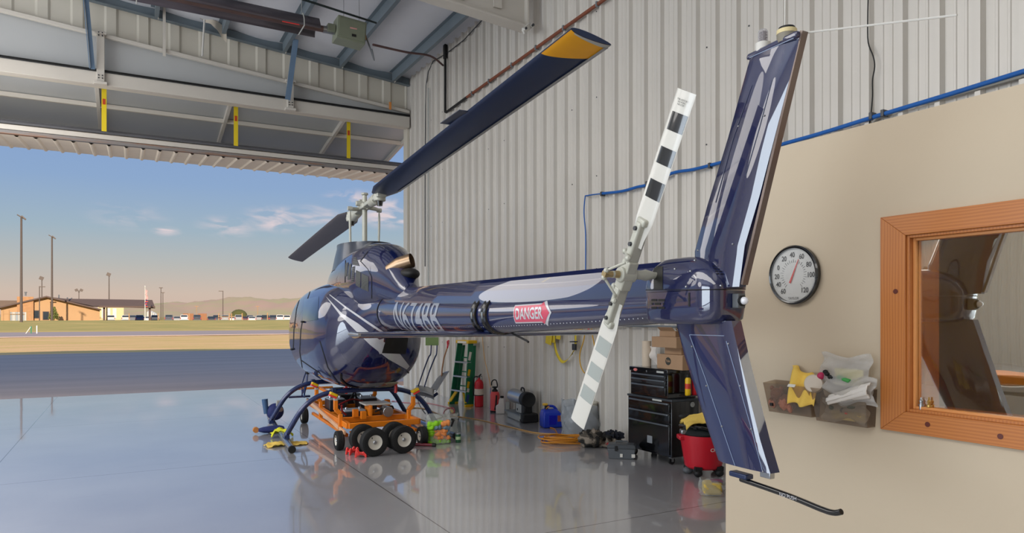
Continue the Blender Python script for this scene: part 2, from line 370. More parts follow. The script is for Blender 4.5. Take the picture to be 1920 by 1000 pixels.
# main rigid-frame rafter nearer the camera
mb = MB(); xa = 5.45; xb = -6.0; ya = 9.5
def rz2(x): return 6.17+.08*(5.45-x)
mb.prism([(xa, ya, rz2(xa)), (xb, ya, rz2(xb)), (xb, ya, roofz(xb)-.2), (xa, ya, roofz(xa)-.02)], (0, .02, 0))
mb.prism([(xa, ya-.11, rz2(xa)-.03), (xb, ya-.11, rz2(xb)-.03), (xb, ya-.11, rz2(xb)), (xa, ya-.11, rz2(xa))], (0, .24, 0))
mb.box((xa, ya, (rz2(xa)+roofz(xa))/2), (.03, .2, roofz(xa)-rz2(xa)))
for q in range(4): mb.box((xa-.5-q*.62, ya-.02, (rz2(xa)+roofz(xa))/2+.1), (.14, .03, roofz(xa)-rz2(xa)-.2))
r = T('roof_rafter', 'deep cream steel rafter ending in a bolted bracket at the ribbed wall', 'rafter', kind='structure')
obj('beam_web', mb, M_beam, r)
mb = MB(); mb.beam((5.5, 9.42, 6.19), (5.3, 9.3, 6.02), .03, .09); mb.cyl((5.5, 9.36, 6.17), (5.5, 9.44, 6.17), .025); mb.cyl((5.31, 9.24, 6.04), (5.31, 9.34, 6.04), .02)
obj('bracket', mb, M_whitep, r, bevel=.006)
mb = MB(); mb.cyl((5.5, 9.33, 6.17), (5.5, 9.37, 6.17), .02); mb.cyl((5.31, 9.22, 6.04), (5.31, 9.26, 6.04), .018); obj('bolt', mb, M_darksteel, r)
# ------------------------------------------------ bifold door
door = T('door_1', 'open white bifold hangar door folded up outside its tapered truss', 'hangar door', kind='structure')
dx0 = -13.8; dx1 = WX-.06
mb = MB(); mb.box(((dx0+dx1)/2, 15.34, 6.13), (dx1-dx0, .16, .24)); obj('header_beam', mb, M_beam, door, bevel=.006)
mb = MB(); mb.box(((dx0+dx1)/2, 15.245, 6.265), (dx1-dx0, .03, .018)); mb.box(((dx0+dx1)/2, 15.25, 6.29), (dx1-dx0, .03, .012)); obj('cable_track', mb, M_blackm, door)
def rk(x): return 6.36+.0965*(WX-x) if x > -4.0 else 6.36+.0965*(WX+4)-.0965*(-4-x)
for a, b_ in ((dx1, -4.0), (-4.0, dx0)):
    mb = MB(); mb.beam((a, 15.3, rk(a)), (b_, 15.3, rk(b_)), .08, .07); obj('raked_chord', mb, M_beam, door, bevel=.005)
M_panel = mat('grey white insulation facing', (178,180,180), .3, 0, .05, 1.2, bump=.2, bscale=2.5)
mb = MB(); mb.prism([(dx1, 15.38, 6.25), (-4, 15.38, 6.25), (-4, 15.38, rk(-4)), (dx1, 15.38, rk(dx1))], (0, .03, 0))
mb.prism([(-4, 15.38, 6.25), (dx0, 15.38, 6.25), (dx0, 15.38, rk(dx0)), (-4, 15.38, rk(-4))], (0, .03, 0)); obj('truss_panel', mb, M_panel, door)
for x in (-.5, 2.96, -4.0, -7.5):
    mb = MB(); mb.box((x+.05, 15.24, (6.1+rk(x))/2), (.13, .1, rk(x)-6.0)); mb.box((x+.05, 15.22, 6.03), (.22, .12, .05)); mb.box((x+.05, 15.22, rk(x)), (.2, .12, .04)); obj('truss_post', mb, M_beam, door, bevel=.006)
    mb = MB()
    for dz in (0, .05):
        for ddx in (-.03, .03): mb.cyl((x+.05+ddx, 15.17, 6.12+dz), (x+.05+ddx, 15.2, 6.12+dz), .012, n=6); mb.cyl((x+.05+ddx, 15.15, rk(x)-.05+dz), (x+.05+ddx, 15.2, rk(x)-.05+dz), .012, n=6)
    obj('post_bolt', mb, M_darksteel, door)
for x in (.62,):
    mb = MB(); mb.box((x, 15.22, rk(x)+.35), (.05, .02, .95)); obj('strap_plate', mb, M_beam, door)
mb = MB(); mb.cyl((1.33, 15.1, rk(1.3)+.75), (1.29, 15.1, rk(1.3)+.02), .018, n=8); obj('stay_tube', mb, M_whitep, door)
mb = MB(); mb.box((5.2, 15.2, 6.42), (.05, .02, .17)); obj('orange_tag', mb, mat('orange tape', (216,140,70), .6), door)
# upper leaf (inside face seen from below) and lower leaf (ribbed outside face down)
uy0, uz0, uy1, uz1 = 15.6, 6.12, 18.25, 5.70
lx1 = WX+.32
mb = MB(); mb.prism([(lx1, uy0, uz0+.1), (lx1, uy1, uz1+.1), (lx1, uy1, uz1+.16), (lx1, uy0, uz0+.16)], (dx0-lx1, 0, 0)); obj('upper_leaf', mb, M_panel, door)
mb = MB()
for x in [lx1-.04]+[4.43-2.42*i-.12 for i in range(8)]: mb.beam((x, uy0, uz0+.05), (x, uy1, uz1+.05), .07, .1)
for f in (.42, .97): mb.beam((lx1, uy0+(uy1-uy0)*f, uz0+(uz1-uz0)*f+.05), (dx0, uy0+(uy1-uy0)*f, uz0+(uz1-uz0)*f+.05), .07, .09)
obj('leaf_frame', mb, M_beam, door, bevel=.004)
ly0, lz0, ly1, lz1 = 16.2, 5.10, 18.1, 5.25
mb = MB(); pts = []; x = dx0
while x < lx1:
    for ddx, h in ((0, 0), (.03, .03), (.06, .03), (.09, 0), (.19, .0)):
        if x+ddx < lx1: pts.append((x+ddx, h))
    x += .305
pts.append((lx1, 0))
mb.loft([[Vector((x, ly0, lz0-h)) for x, h in pts], [Vector((x, ly1, lz1-h)) for x, h in pts]], caps=False, closed=False)
mb.prism([(lx1, ly0, lz0+.02), (lx1, ly1, lz1+.02), (lx1, ly1, lz1+.12), (lx1, ly0, lz0+.12)], (dx0-lx1, 0, 0))
M_ext = mat('tan exterior steel sheet', (246,234,214), .45, 0, .08, 3); obj('lower_leaf', mb, M_ext, door, sharp=12)
M_rust = bpy.data.materials.new('rusty white channel'); M_rust.use_nodes = True; t = M_rust.node_tree; b = t.nodes['Principled BSDF']
co = N('ShaderNodeTexCoord', t); mpn = N('ShaderNodeMapping', t); mpn.inputs['Scale'].default_value = (.35, 2, 9); L(co.outputs['Object'], mpn.inputs[0], t)
nz = N('ShaderNodeTexNoise', t); nz.inputs['Scale'].default_value = 1.6; nz.inputs['Detail'].default_value = 7; nz.inputs['Roughness'].default_value = .75; L(mpn.outputs[0], nz.inputs['Vector'], t)
cr = N('ShaderNodeValToRGB', t); cr.color_ramp.elements[0].color = lin((128,124,122)); cr.color_ramp.elements[0].position = .5; cr.color_ramp.elements[1].color = lin((150,92,40)); cr.color_ramp.elements[1].position = .66
L(nz.outputs['Fac'], cr.inputs[0], t); L(cr.outputs[0], b.inputs['Base Color'], t); b.inputs['Roughness'].default_value = .55
mb = MB(); mb.box(((dx0+lx1)/2, 16.14, 5.13), (lx1-dx0, .1, .07)); obj('bottom_rail', mb, M_rust, door)
mb = MB(); mb.box(((dx0+lx1)/2, 16.12, 5.22), (lx1-dx0, .08, .09)); mb.box(((dx0+lx1)/2, 16.2, 5.32), (lx1-dx0, .12, .03)); obj('bottom_channel', mb, M_beam, door)
mb = MB(); mb.cyl((dx0, 16.08, 5.31), (lx1-.1, 16.08, 5.31), .03, n=10); mb.box(((dx0+lx1)/2, 16.15, 5.36), (lx1-dx0-.2, .03, .03)); obj('weather_seal', mb, mat('dark weathered seal', (84,84,88), .6, 0, .5, 2, stretch=(.3, 3, 6)), door)
for i in range(7):
    x = 4.43-2.42*i
    mb = MB(); mb.box((x, 15.85, 5.72), (.085, .006, .88)); sp = obj('lift_strap', mb, mat('yellow webbing', (222,196,28), .7, 0, .05, 60), door)
    mb = MB(); mb.box((x-.0, 15.845, 5.86), (.05, .003, .11)); obj('warning_label', mb, mat('red label', (196,70,30), .5), sp)
# blue grey braces up to the roof
for i, (a, b_) in enumerate((((-.62, 15.12, 6.25), (-.72, 14.9, 7.55)), ((2.93, 15.12, 6.2), (2.99, 14.6, 7.3)))):
    mb = MB(); mb.beam(a, b_, .1, .012); mb.beam(Vector(a)+Vector((.05, .03, 0)), Vector(b_)+Vector((.05, .03, 0)), .012, .07)
    struct(put('roof_brace', mb, mat('blue grey steel angle', (112,138,166), .4, .3, .08, 5), ('blue grey steel brace on the left truss post', 'blue grey steel brace on the truss post nearer the ribbed wall')[i], 'brace', group='door truss braces'))
# ------------------------------------------------ office
OX = 3.5; OE = 3.41; OT = 2.69
M_drywall = mat('painted cream drywall', (198,182,158), .7, 0, .02, 2, bump=.03, bscale=60)
wy0, wy1, wz0, wz1 = 2.165, .55, 1.165, 2.065   # hole, near jamb .. far jamb
mb = MB(); th = .14; Y0 = -5.0
def wbox(y0, y1, z0, z1): mb.box((OX+th/2, (y0+y1)/2, (z0+z1)/2), (th, abs(y1-y0), z1-z0))
wbox(Y0, wy1, 0, OT); wbox(wy0, OE, 0, OT); wbox(wy1, wy0, 0, wz0); wbox(wy1, wy0, wz1, OT)
mb.box(((OX+WX)/2-.0, OE-.07, OT/2), (WX-OX-.06, .14, OT)); mb.box(((OX+WX)/2, (Y0+OE)/2, OT-.06), (WX-OX-.06, OE-Y0, .12))
bmesh.ops.remove_doubles(mb.bm, verts=mb.bm.verts, dist=1e-5)
struct(obj('wall_office', mb, M_drywall), 'cream painted drywall office partition on the right', 'wall')
mb = MB(); mb.box((5.2, 1.2, 1.3), (.05, 6, 2.5)); struct(obj('wall_office_inner', mb, mat('olive office wall', (138,112,58), .7)))
# pine casing
M_pine = bpy.data.materials.new('stained knotty pine'); M_pine.use_nodes = True; t = M_pine.node_tree; b = t.nodes['Principled BSDF']
co = N('ShaderNodeTexCoord', t); mpn = N('ShaderNodeMapping', t); L(co.outputs['Object'], mpn.inputs[0], t)
wv = N('ShaderNodeTexWave', t); wv.bands_direction = 'Y'; wv.inputs['Scale'].default_value = 20; wv.inputs['Distortion'].default_value = 6; wv.inputs['Detail'].default_value = 3; wv.inputs['Detail Scale'].default_value = .5
mpn.inputs['Scale'].default_value = (3, 1, .15); L(mpn.outputs[0], wv.inputs['Vector'], t)
nz = N('ShaderNodeTexNoise', t); nz.inputs['Scale'].default_value = 3; L(mpn.outputs[0], nz.inputs['Vector'], t)
cr = N('ShaderNodeValToRGB', t); cr.color_ramp.elements[0].color = lin((176,106,54)); cr.color_ramp.elements[1].color = lin((192,122,62)); L(wv.outputs['Fac'], cr.inputs[0], t)
L(cr.outputs[0], b.inputs['Base Color'], t); b.inputs['Roughness'].default_value = .35
M_pineh = M_pine.copy(); M_pineh.name = 'stained knotty pine rail'; 
for n_ in M_pineh.node_tree.nodes:
    if n_.type == 'MAPPING': n_.inputs['Scale'].default_value = (3, .15, 1)
    if n_.type == 'TEX_WAVE': n_.bands_direction = 'Z'
M_knot = mat('dark knot', (92,34,20), .4)
win = T('window_1', 'stained pine framed office window reflecting the hangar', 'window', kind='structure')
cw = .135; cx = OX-.012
mb = MB(); mb.prism([(cx-.012, wy0+cw, wz0-cw*.8), (cx-.012, wy0+cw, wz1+cw*.8), (cx-.012, wy0, wz1), (cx-.012, wy0, wz0)], (.022, 0, 0)); cs = obj('casing_stile', mb, M_pine, win, bevel=.003)
mb = MB(); mb.prism([(cx-.012, wy0+cw, wz1+cw*.8), (cx-.012, wy1-cw, wz1+cw*.8), (cx-.012, wy1, wz1), (cx-.012, wy0, wz1)], (.022, 0, 0)); ct = obj('casing_head', mb, M_pineh, win, bevel=.003)
mb = MB(); mb.prism([(cx-.012, wy0+cw, wz0-cw*.8), (cx-.012, wy1-cw, wz0-cw*.8), (cx-.012, wy1, wz0), (cx-.012, wy0, wz0)], (.022, 0, 0)); cb = obj('casing_sill', mb, M_pineh, win, bevel=.003)
mb = MB(); mb.prism([(cx-.012, wy1-cw, wz0-cw*.8), (cx-.012, wy1-cw, wz1+cw*.8), (cx-.012, wy1, wz1), (cx-.012, wy1, wz0)], (.022, 0, 0)); obj('casing_stile', mb, M_pine, win, bevel=.003)
for (par, y, z) in ((cs, wy0+.05, 1.78), (cb, 2.05, wz0-.05), (cb, 1.72, wz0-.06)):
    mb = MB(); mb.lathe([(.001, -.003), (.012, -.001), (.013, .002)], (cx-.012, y, z), (-1, 0, 0), 14); obj('knot', mb, M_knot, par)
# jamb with steps
def framebox(mb, x, w, inset, dp):
    y0 = wy0-inset; y1 = wy1+inset; z0 = wz0+inset; z1 = wz1-inset
    mb.box((x+dp/2, y0-w/2, (z0+z1)/2), (dp, w, z1-z0)); mb.box((x+dp/2, y1+w/2, (z0+z1)/2), (dp, w, z1-z0))
    mb.box((x+dp/2, (y0+y1)/2, z0+w/2), (dp, y0-y1-2*w, w)); mb.box((x+dp/2, (y0+y1)/2, z1-w/2), (dp, y0-y1-2*w, w))
mb = MB(); framebox(mb, OX-.01, .014, 0, .26); obj('jamb', mb, M_pine, win, bevel=.002)
mb = MB(); framebox(mb, OX+.02, .014, .014, .02); framebox(mb, OX+.05, .01, .014, .02); obj('glazing_stop', mb, mat('lighter pine stop', (214,146,84), .35, 0, .1, 4), win, bevel=.002)
g = bpy.data.materials.new('half mirror window glass'); g.use_nodes = True; t = g.node_tree; t.nodes.clear()
o_ = N('ShaderNodeOutputMaterial', t); tr = N('ShaderNodeBsdfTransparent', t); tr.inputs[0].default_value = (.8, .8, .74, 1); gl = N('ShaderNodeBsdfGlossy', t); gl.inputs['Roughness'].default_value = .0; gl.inputs[0].default_value = (.95, .95, .9, 1)
nz = N('ShaderNodeTexNoise', t); nz.inputs['Scale'].default_value = 2.2; bp = N('ShaderNodeBump', t); bp.inputs['Strength'].default_value = .06; bp.inputs['Distance'].default_value = .02; L(nz.outputs['Fac'], bp.inputs['Height'], t); L(bp.outputs[0], gl.inputs['Normal'], t)
mxs = N('ShaderNodeMixShader', t); mxs.inputs[0].default_value = .42; L(tr.outputs[0], mxs.inputs[1], t); L(gl.outputs[0], mxs.inputs[2], t); L(mxs.outputs[0], o_.inputs[0], t)
mb = MB(); mb.box((OX+.045, (wy0+wy1)/2, (wz0+wz1)/2), (.006, wy0-wy1-.03, wz1-wz0-.03)); obj('pane', mb, g, win)
# ================================================================== OUTSIDE
M_asph = mat('asphalt', (168,150,138), .6, 0, .30, .9, bump=.3, bscale=30, stretch=(.08, 1, 1)); M_asph.node_tree.nodes['Principled BSDF'].inputs['Specular IOR Level'].default_value = .5
mb = MB(); mb.box((0, (17.05+37)/2, -.06), (300, 37-17.05, .1)); struct(obj('asphalt_apron', mb, M_asph), 'dark asphalt apron in shade outside the hangar door', 'apron')
def terr(y): 
    k = min(max((y-92)/60, 0), 1); q = min(max((y-156)/16, 0), 1); return .95*k*k*(3-2*k)-.7*q*q*(3-2*q)
m = bpy.data.materials.new('dry grass'); m.use_nodes = True; t = m.node_tree; b = t.nodes['Principled BSDF']
co = N('ShaderNodeTexCoord', t); mpn = N('ShaderNodeMapping', t); mpn.inputs['Scale'].default_value = (.25, .8, 1); L(co.outputs['Object'], mpn.inputs[0], t)
nz = N('ShaderNodeTexNoise', t); nz.inputs['Scale'].default_value = .5; nz.inputs['Detail'].default_value = 9; nz.inputs['Roughness'].default_value = .7; L(mpn.outputs[0], nz.inputs['Vector'], t)
sx = N('ShaderNodeSeparateXYZ', t); L(co.outputs['Object'], sx.inputs[0], t)
mr = N('ShaderNodeMapRange', t); mr.inputs[1].default_value = 84; mr.inputs[2].default_value = 100; mr.inputs[3].default_value = -.12; mr.inputs[4].default_value = .16; L(sx.outputs['Y'], mr.inputs[0], t)
ad = N('ShaderNodeMath', t, operation='ADD'); L(nz.outputs['Fac'], ad.inputs[0], t); L(mr.outputs[0], ad.inputs[1], t)
cr = N('ShaderNodeValToRGB', t); cr.color_ramp.elements[0].position = .3; cr.color_ramp.elements[0].color = lin((240,196,142)); cr.color_ramp.elements[1].position = .72; cr.color_ramp.elements[1].color = lin((182,168,106))
e = cr.color_ramp.elements.new(.48); e.color = lin((222,190,124)); L(ad.outputs[0], cr.inputs[0], t); L(cr.outputs[0], b.inputs['Base Color'], t); b.inputs['Roughness'].default_value = 1; b.inputs['Specular IOR Level'].default_value = 0
n2 = N('ShaderNodeTexNoise', t); n2.inputs['Scale'].default_value = 6; n2.inputs['Detail'].default_value = 6; L(co.outputs['Object'], n2.inputs['Vector'], t); bp = N('ShaderNodeBump', t); bp.inputs['Strength'].default_value = .35; bp.inputs['Distance'].default_value = .1; L(n2.outputs['Fac'], bp.inputs['Height'], t); L(bp.outputs[0], b.inputs['Normal'], t)
M_grass = m
def gf(u, v):
    x = -900+1800*u; y = 37+(u*0)+ (v**2.2)*2600; z = terr(y)-.03
    if 37.2 < y < 300: z += .05*math.sin(x*1.3+y)*math.sin(y*2.3)*.6
    return Vector((x, y, z))
mb = MB(); mb.grid(gf, 160, 180); struct(obj('grass_field', mb, M_grass), 'sunlit dry grass field beyond the apron', 'field')
mb = MB(); mb.box((0, 76.5, .03), (1400, 19, .06)); struct(obj('taxiway', mb, mat('pale taxiway asphalt', (178,158,148), .8, 0, .06, .3)), 'narrow paved taxiway crossing the grass field', 'taxiway')
# hills
ridge = [(-900,590),(-300,588),(0,590),(120,586),(200,578),(270,571),(310,567),(350,568),(400,561),(440,558),(475,558),(520,561),(560,560),(620,566),(700,572),(800,580),(1000,588),(1400,592)]
def rpy(px):
    for (a, ya_), (b_, yb_) in zip(ridge[:-1], ridge[1:]):
        if a <= px <= b_: 
            tt = (px-a)/(b_-a); tt = tt*tt*(3-2*tt)*.5+tt*.5; return ya_+(yb_-ya_)*tt
    return 590
def hf(u, v):
    px = -900+2300*u; Z = 1900+1500*v; top = (HY-rpy(px))/F*3000
    prof = math.sin(min(v*1.0, 1)*PI*.62)**1.4 if v > 0 else 0
    z = -2+(top+2)*prof/0.98 + (10*math.sin(px*.06+v*9)+7*math.sin(px*.13-v*14)+5*math.sin(px*.29+v*23))*v*(1-v)*1.4
    p = atz(px, HY, Z); return Vector((p.x, p.y, z))
m = bpy.data.materials.new('dry rangeland hills'); m.use_nodes = True; t = m.node_tree; b = t.nodes['Principled BSDF']
co = N('ShaderNodeTexCoord', t); nz = N('ShaderNodeTexNoise', t); nz.inputs['Scale'].default_value = .004; nz.inputs['Detail'].default_value = 7; L(co.outputs['Object'], nz.inputs['Vector'], t)
cr = N('ShaderNodeValToRGB', t); cr.color_ramp.elements[0].position = .38; cr.color_ramp.elements[0].color = lin((196,160,134)); cr.color_ramp.elements[1].position = .62; cr.color_ramp.elements[1].color = lin((184,172,122)); L(nz.outputs['Fac'], cr.inputs[0], t); L(cr.outputs[0], b.inputs['Base Color'], t); b.inputs['Roughness'].default_value = 1
mb = MB(); mb.grid(hf, 220, 36); struct(obj('distant_hills', mb, m, sharp=180), 'low dry brown hills on the horizon', 'hills')
# ------------------------------------------------ far things beyond the grass
def gp(px, Z):
    p = atz(px, HY, Z); return Vector((p.x, p.y, terr(p.y)))
def facing(px): return -TH - math.atan((px-960)/F)   # z-rotation so that local +Y points away from the hangar
M_stucco = mat('tan stucco', (184,146,106), .8, 0, .05, .6); M_roofb = mat('brown standing seam roof', (100,80,66), .6, 0, .08, 1); M_fascia = mat('dark brown fascia', (84,62,54), .6)
M_stone = mat('warm stone veneer', (178,132,92), .85, 0, .3, 2.2, stretch=(1, 1, 3)); M_glassd = mat('dark window glass', (44,52,60), .1, 0, .1, 2)
def far_empty(name, label, cat, px, Z, group=None): b = gp(px, Z); b.z = .95; return T(name, label, cat, b, facing(px), group)
K = 150/F
bx = far_empty('terminal_building', 'long tan terminal building with brown gable roof and drive-through canopy', 'building', 92, 150)
def X(px): return (px-92)*K
def Zh(y): return (600.8-y)*K
mb = MB(); mb.prism([(X(19), 0, -1.2), (X(174), 0, -1.2), (X(174), 0, Zh(582)), (X(92), 0, Zh(557.5)), (X(19), 0, Zh(576))], (0, 16, 0)); obj('wall', mb, M_stucco, bx)
for (a, b_) in (((X(88), Zh(556)), (X(13), Zh(578))), ((X(88), Zh(556)), (X(176), Zh(580)))):
    mb = MB(); mb.prism([(a[0], -1.2, a[1]), (b_[0], -1.2, b_[1]), (b_[0], -1.2, b_[1]-.3), (a[0], -1.2, a[1]-.3)], (0, 18, 0)); obj('gable_roof', mb, M_fascia, bx)
mb = MB(); mb.prism([(X(15), 1, Zh(565)), (X(45), 1, Zh(565)), (X(45), 1, Zh(571)), (X(13), 1, Zh(578))], (0, 3, 0)); obj('side_roof', mb, M_roofb, bx)
mb = MB(); mb.prism([(X(94), 4.5, Zh(557)), (X(118), 3, Zh(560)), (X(268), 3, Zh(560.5)), (X(269), -1.5, Zh(577)), (X(162), -1.5, Zh(574.5))], (0, .5, -.15)); obj('canopy_roof', mb, M_roofb, bx)
mb = MB(); mb.box((X(220), -1.5, Zh(575.5)), (X(269)-X(172), .5, .4)); obj('canopy_fascia', mb, M_fascia, bx)
for p in (181, 260, 187):
    mb = MB(); mb.box((X(p), -.6+(2.5 if p == 187 else 0), Zh(593)), (.42 if p != 187 else .2, .42, 4.0)); obj('canopy_column', mb, M_fascia, bx)
mb = MB(); mb.box((X(55.5), -.4, Zh(583)), (X(68)-X(43), .8, Zh(556)-Zh(606))); ch = obj('stone_chimney', mb, M_stone, bx)
mb = MB(); mb.cyl((X(56), -.3, Zh(556)), (X(56), -.3, Zh(549)), .15, n=8); mb.cyl((X(56), -.3, Zh(551)), (X(56), -.3, Zh(549)), .25, n=8); obj('flue', mb, M_steel, ch)
for (a, b_, y0, y1) in ((68, 77, 583, 598), (82, 92, 585, 601)):
    mb = MB(); mb.box((X((a+b_)/2), -.02, Zh((y0+y1)/2)), ((b_-a)*K, .12, (y1-y0)*K)); w = obj('window', mb, M_fascia, bx)
    mb = MB(); mb.box((X((a+b_)/2), -.1, Zh((y0+y1)/2)), ((b_-a-2)*K, .06, (y1-y0-2)*K)); obj('pane', mb, M_glassd, w)
for p, h in ((108, 552), (122, 557), (129, 557.5)):
    mb = MB(); mb.cyl((X(p), 6, Zh(562)), (X(p), 6, Zh(h)), .13, n=8); obj('roof_vent', mb, M_steel, bx)
bb = far_empty('cream_hangar', 'pale cream building seen through the terminal canopy', 'building', 208, 185)
k2 = 185/F; mb = MB(); mb.box((0, 3, 1.9), (42*k2, 6, 4.2)); obj('wall', mb, mat('pale cream siding', (214,190,140), .7), bb)
mb = MB(); mb.box((0, 3, 4.05), (43*k2, 6.4, .15)); obj('roof', mb, M_ltgrey, bb)
for q in (-12, -4, 6):
    mb = MB(); mb.box((q*k2, -.02, 1.6), (6*k2, .06, 2.6)); obj('overhead_door', mb, M_whitep, bb)
fe = far_empty('equipment_fence', 'grey corrugated equipment screen with timber posts beside the stone chimney', 'fence', 36, 140)
k3 = 140/F
for i in range(6):
    mb = MB(); mb.box(((-13+i*4.6)*k3, 0, .75), (4.2*k3, .05, 1.7)); obj('fence_panel', mb, M_ltgrey if i % 2 else M_galv, fe)
M_timber = mat('pale timber', (168,130,90), .8, 0, .1, 2)
for i in (-24, -15, 12, 19):
    mb = MB(); mb.box((i*k3, -.1, .9), (.22, .15, 2.2)); obj('fence_post', mb, M_timber, fe)
mb = MB(); mb.box((-8*k3, -.2, 1.2), (32*k3, .08, .12)); obj('fence_rail', mb, M_timber, fe)
tr_ = far_empty('spruce_tree', 'small green spruce tree in front of the terminal gable wall', 'tree', 101, 145.5)
mb = MB(); mb.cyl((0, 0, -.3), (0, 0, .7), .12, n=6); obj('trunk', mb, M_timber, tr_)
mb = MB(); random.seed(3)
for i in range(900):
    h = random.random(); z = .2+2.4*h; r = (1-h)*1.0+.12; a = random.random()*2*PI; r *= .45+.55*random.random()
    c = Vector((r*math.cos(a), r*math.sin(a), z)); s_ = .24
    mb.face([c+Vector((random.uniform(-s_, s_), random.uniform(-s_, s_), random.uniform(-s_, s_))) for _ in range(3)])
obj('foliage', mb, mat('spruce needles', (112,118,60), .9, 0, .3, 3), tr_, recalc=False)
# light poles
M_pole = mat('weathered bronze pole', (96,84,78), .6, .2, .1, 3)
def pole(px, Z, ytop, label, kind, group='airport light poles'):
    b = gp(px, Z); h = H+(HY-ytop)/F*Z-b.z
    p = T('light_pole', label, 'light pole', b, facing(px), group)
    mb = MB(); mb.cyl((0, 0, -.3), (0, 0, h), .011*h+.02, .007*h+.02, 8); obj('pole', mb, M_pole, p)
    s = h/17
    if kind == 'flood':
        mb = MB(); mb.box((-.05, 0, h+.1), (.9*s+.3, .5, .12), Euler((0, .55, 0)).to_matrix()); mb.box((.3*s, -.2, h-.05), (.6*s+.2, .6, .2), Euler((0, .75, 0)).to_matrix()); obj('lamp_head', mb, M_pole, p)
    elif kind == 'ball':
        mb = MB(); mb.box((-.1, 0, h), (1.0, .6, .9), Euler((0, .4, 0)).to_matrix()); obj('lamp_head', mb, M_pole, p)
    elif kind == 'arm_right' or kind == 'arm_left':
        k = 1 if kind == 'arm_right' else -1
        mb = MB(); mb.box((k*.45, 0, h-.1), (1.1, .3, .16)); obj('lamp_head', mb, M_pole, p)
    elif kind == 'double':
        for k in (-1, 1):
            mb = MB(); mb.tube([(0, 0, h-.7), (k*.35, 0, h)], .06, 6); mb.box((k*.6, 0, h+.1), (.8, .5, .7), Euler((0, k*.5, 0)).to_matrix()); obj('lamp_head', mb, M_pole, p)
    else:
        mb = MB(); mb.box((0, 0, h), (.9, .5, .2)); obj('lamp_head', mb, M_pole, p)
    return p
pole(40, 112, 408, 'tallest floodlight pole, furthest left in the field', 'flood')
pole(97.5, 140, 445, 'tall floodlight pole before the terminal gable, second from left', 'flood')
pole(78.5, 190, 522, 'thin pole with round floodlight behind the stone chimney', 'ball')
pole(74, 142, 537, 'short pole with right-pointing arm in front of the chimney wall', 'arm_right')
pole(148, 200, 545, 'twin-headed floodlight pole above the terminal roof', 'double')
pole(204.5, 195, 515, 'dark light pole rising through the canopy roof', 'ball')
pole(301.8, 185, 540, 'taller of the twin thin poles right of the flagpole', 'cap')
pole(305.5, 205, 549, 'shorter of the twin thin poles right of the flagpole', 'cap')
pole(418, 175, 545.5, 'dark light pole with left-pointing arm in front of the hills', 'arm_left')
# utility poles
for px, lab in ((368.5, 'pale utility pole before the hills, left of the two'), (483, 'pale utility pole before the hills, right of the two')):
    b = gp(px, 420); p = T('utility_pole', lab, 'utility pole', b, facing(px), 'utility poles')
    h = 7.8; mb = MB(); mb.cyl((0, 0, -1), (0, 0, h), .16, n=6); obj('pole', mb, M_timber, p); mb = MB(); mb.box((0, 0, h-.2), (2.2, .2, .25)); obj('crossarm', mb, M_timber, p)
# flag pole
b = gp(272, 150); b.z = .95; fp = T('flag_pole', 'white flagpole with two limp flags right of the terminal canopy', 'flagpole', b, facing(272))
mb = MB(); mb.cyl((0, 0, -.4), (0, 0, 7.1), .1, .06, 8); mb.sph((0, 0, 7.2), .14, 8, 6); obj('pole', mb, M_whitep, fp)
def flag(name, z0, z1, m_, ph):
    mb = MB(); mb.grid(lambda u, v: Vector((.05+.42*u+.1*math.sin(v*7+ph), .12*math.sin(u*9+v*4+ph), z0+(z1-z0)*v-.3*u)), 10, 12); return obj(name, mb, m_, fp, recalc=False)
def stripe_mat(name, cols, ax, sc):
    m = bpy.data.materials.new(name); m.use_nodes = True; t = m.node_tree; b = t.nodes['Principled BSDF']; co = N('ShaderNodeTexCoord', t)
    w = N('ShaderNodeTexWave', t); w.bands_direction = ax; w.inputs['Scale'].default_value = sc; w.inputs['Distortion'].default_value = 1; L(co.outputs['Object'], w.inputs['Vector'], t)
    cr = N('ShaderNodeValToRGB', t); cr.color_ramp.interpolation = 'CONSTANT'; cr.color_ramp.elements[0].color = lin(cols[0]); cr.color_ramp.elements[1].color = lin(cols[1]); cr.color_ramp.elements[1].position = .5
    L(w.outputs['Fac'], cr.inputs[0], t); L(cr.outputs[0], b.inputs['Base Color'], t); return m
flag('red_white_flag', 4.6, 6.5, stripe_mat('striped flag', ((196,56,60), (226,220,216)), 'X', 3), 0); flag('blue_red_flag', 2.9, 4.5, stripe_mat('blue and red flag', ((62,54,120), (206,90,60)), 'Z', .6), 2)
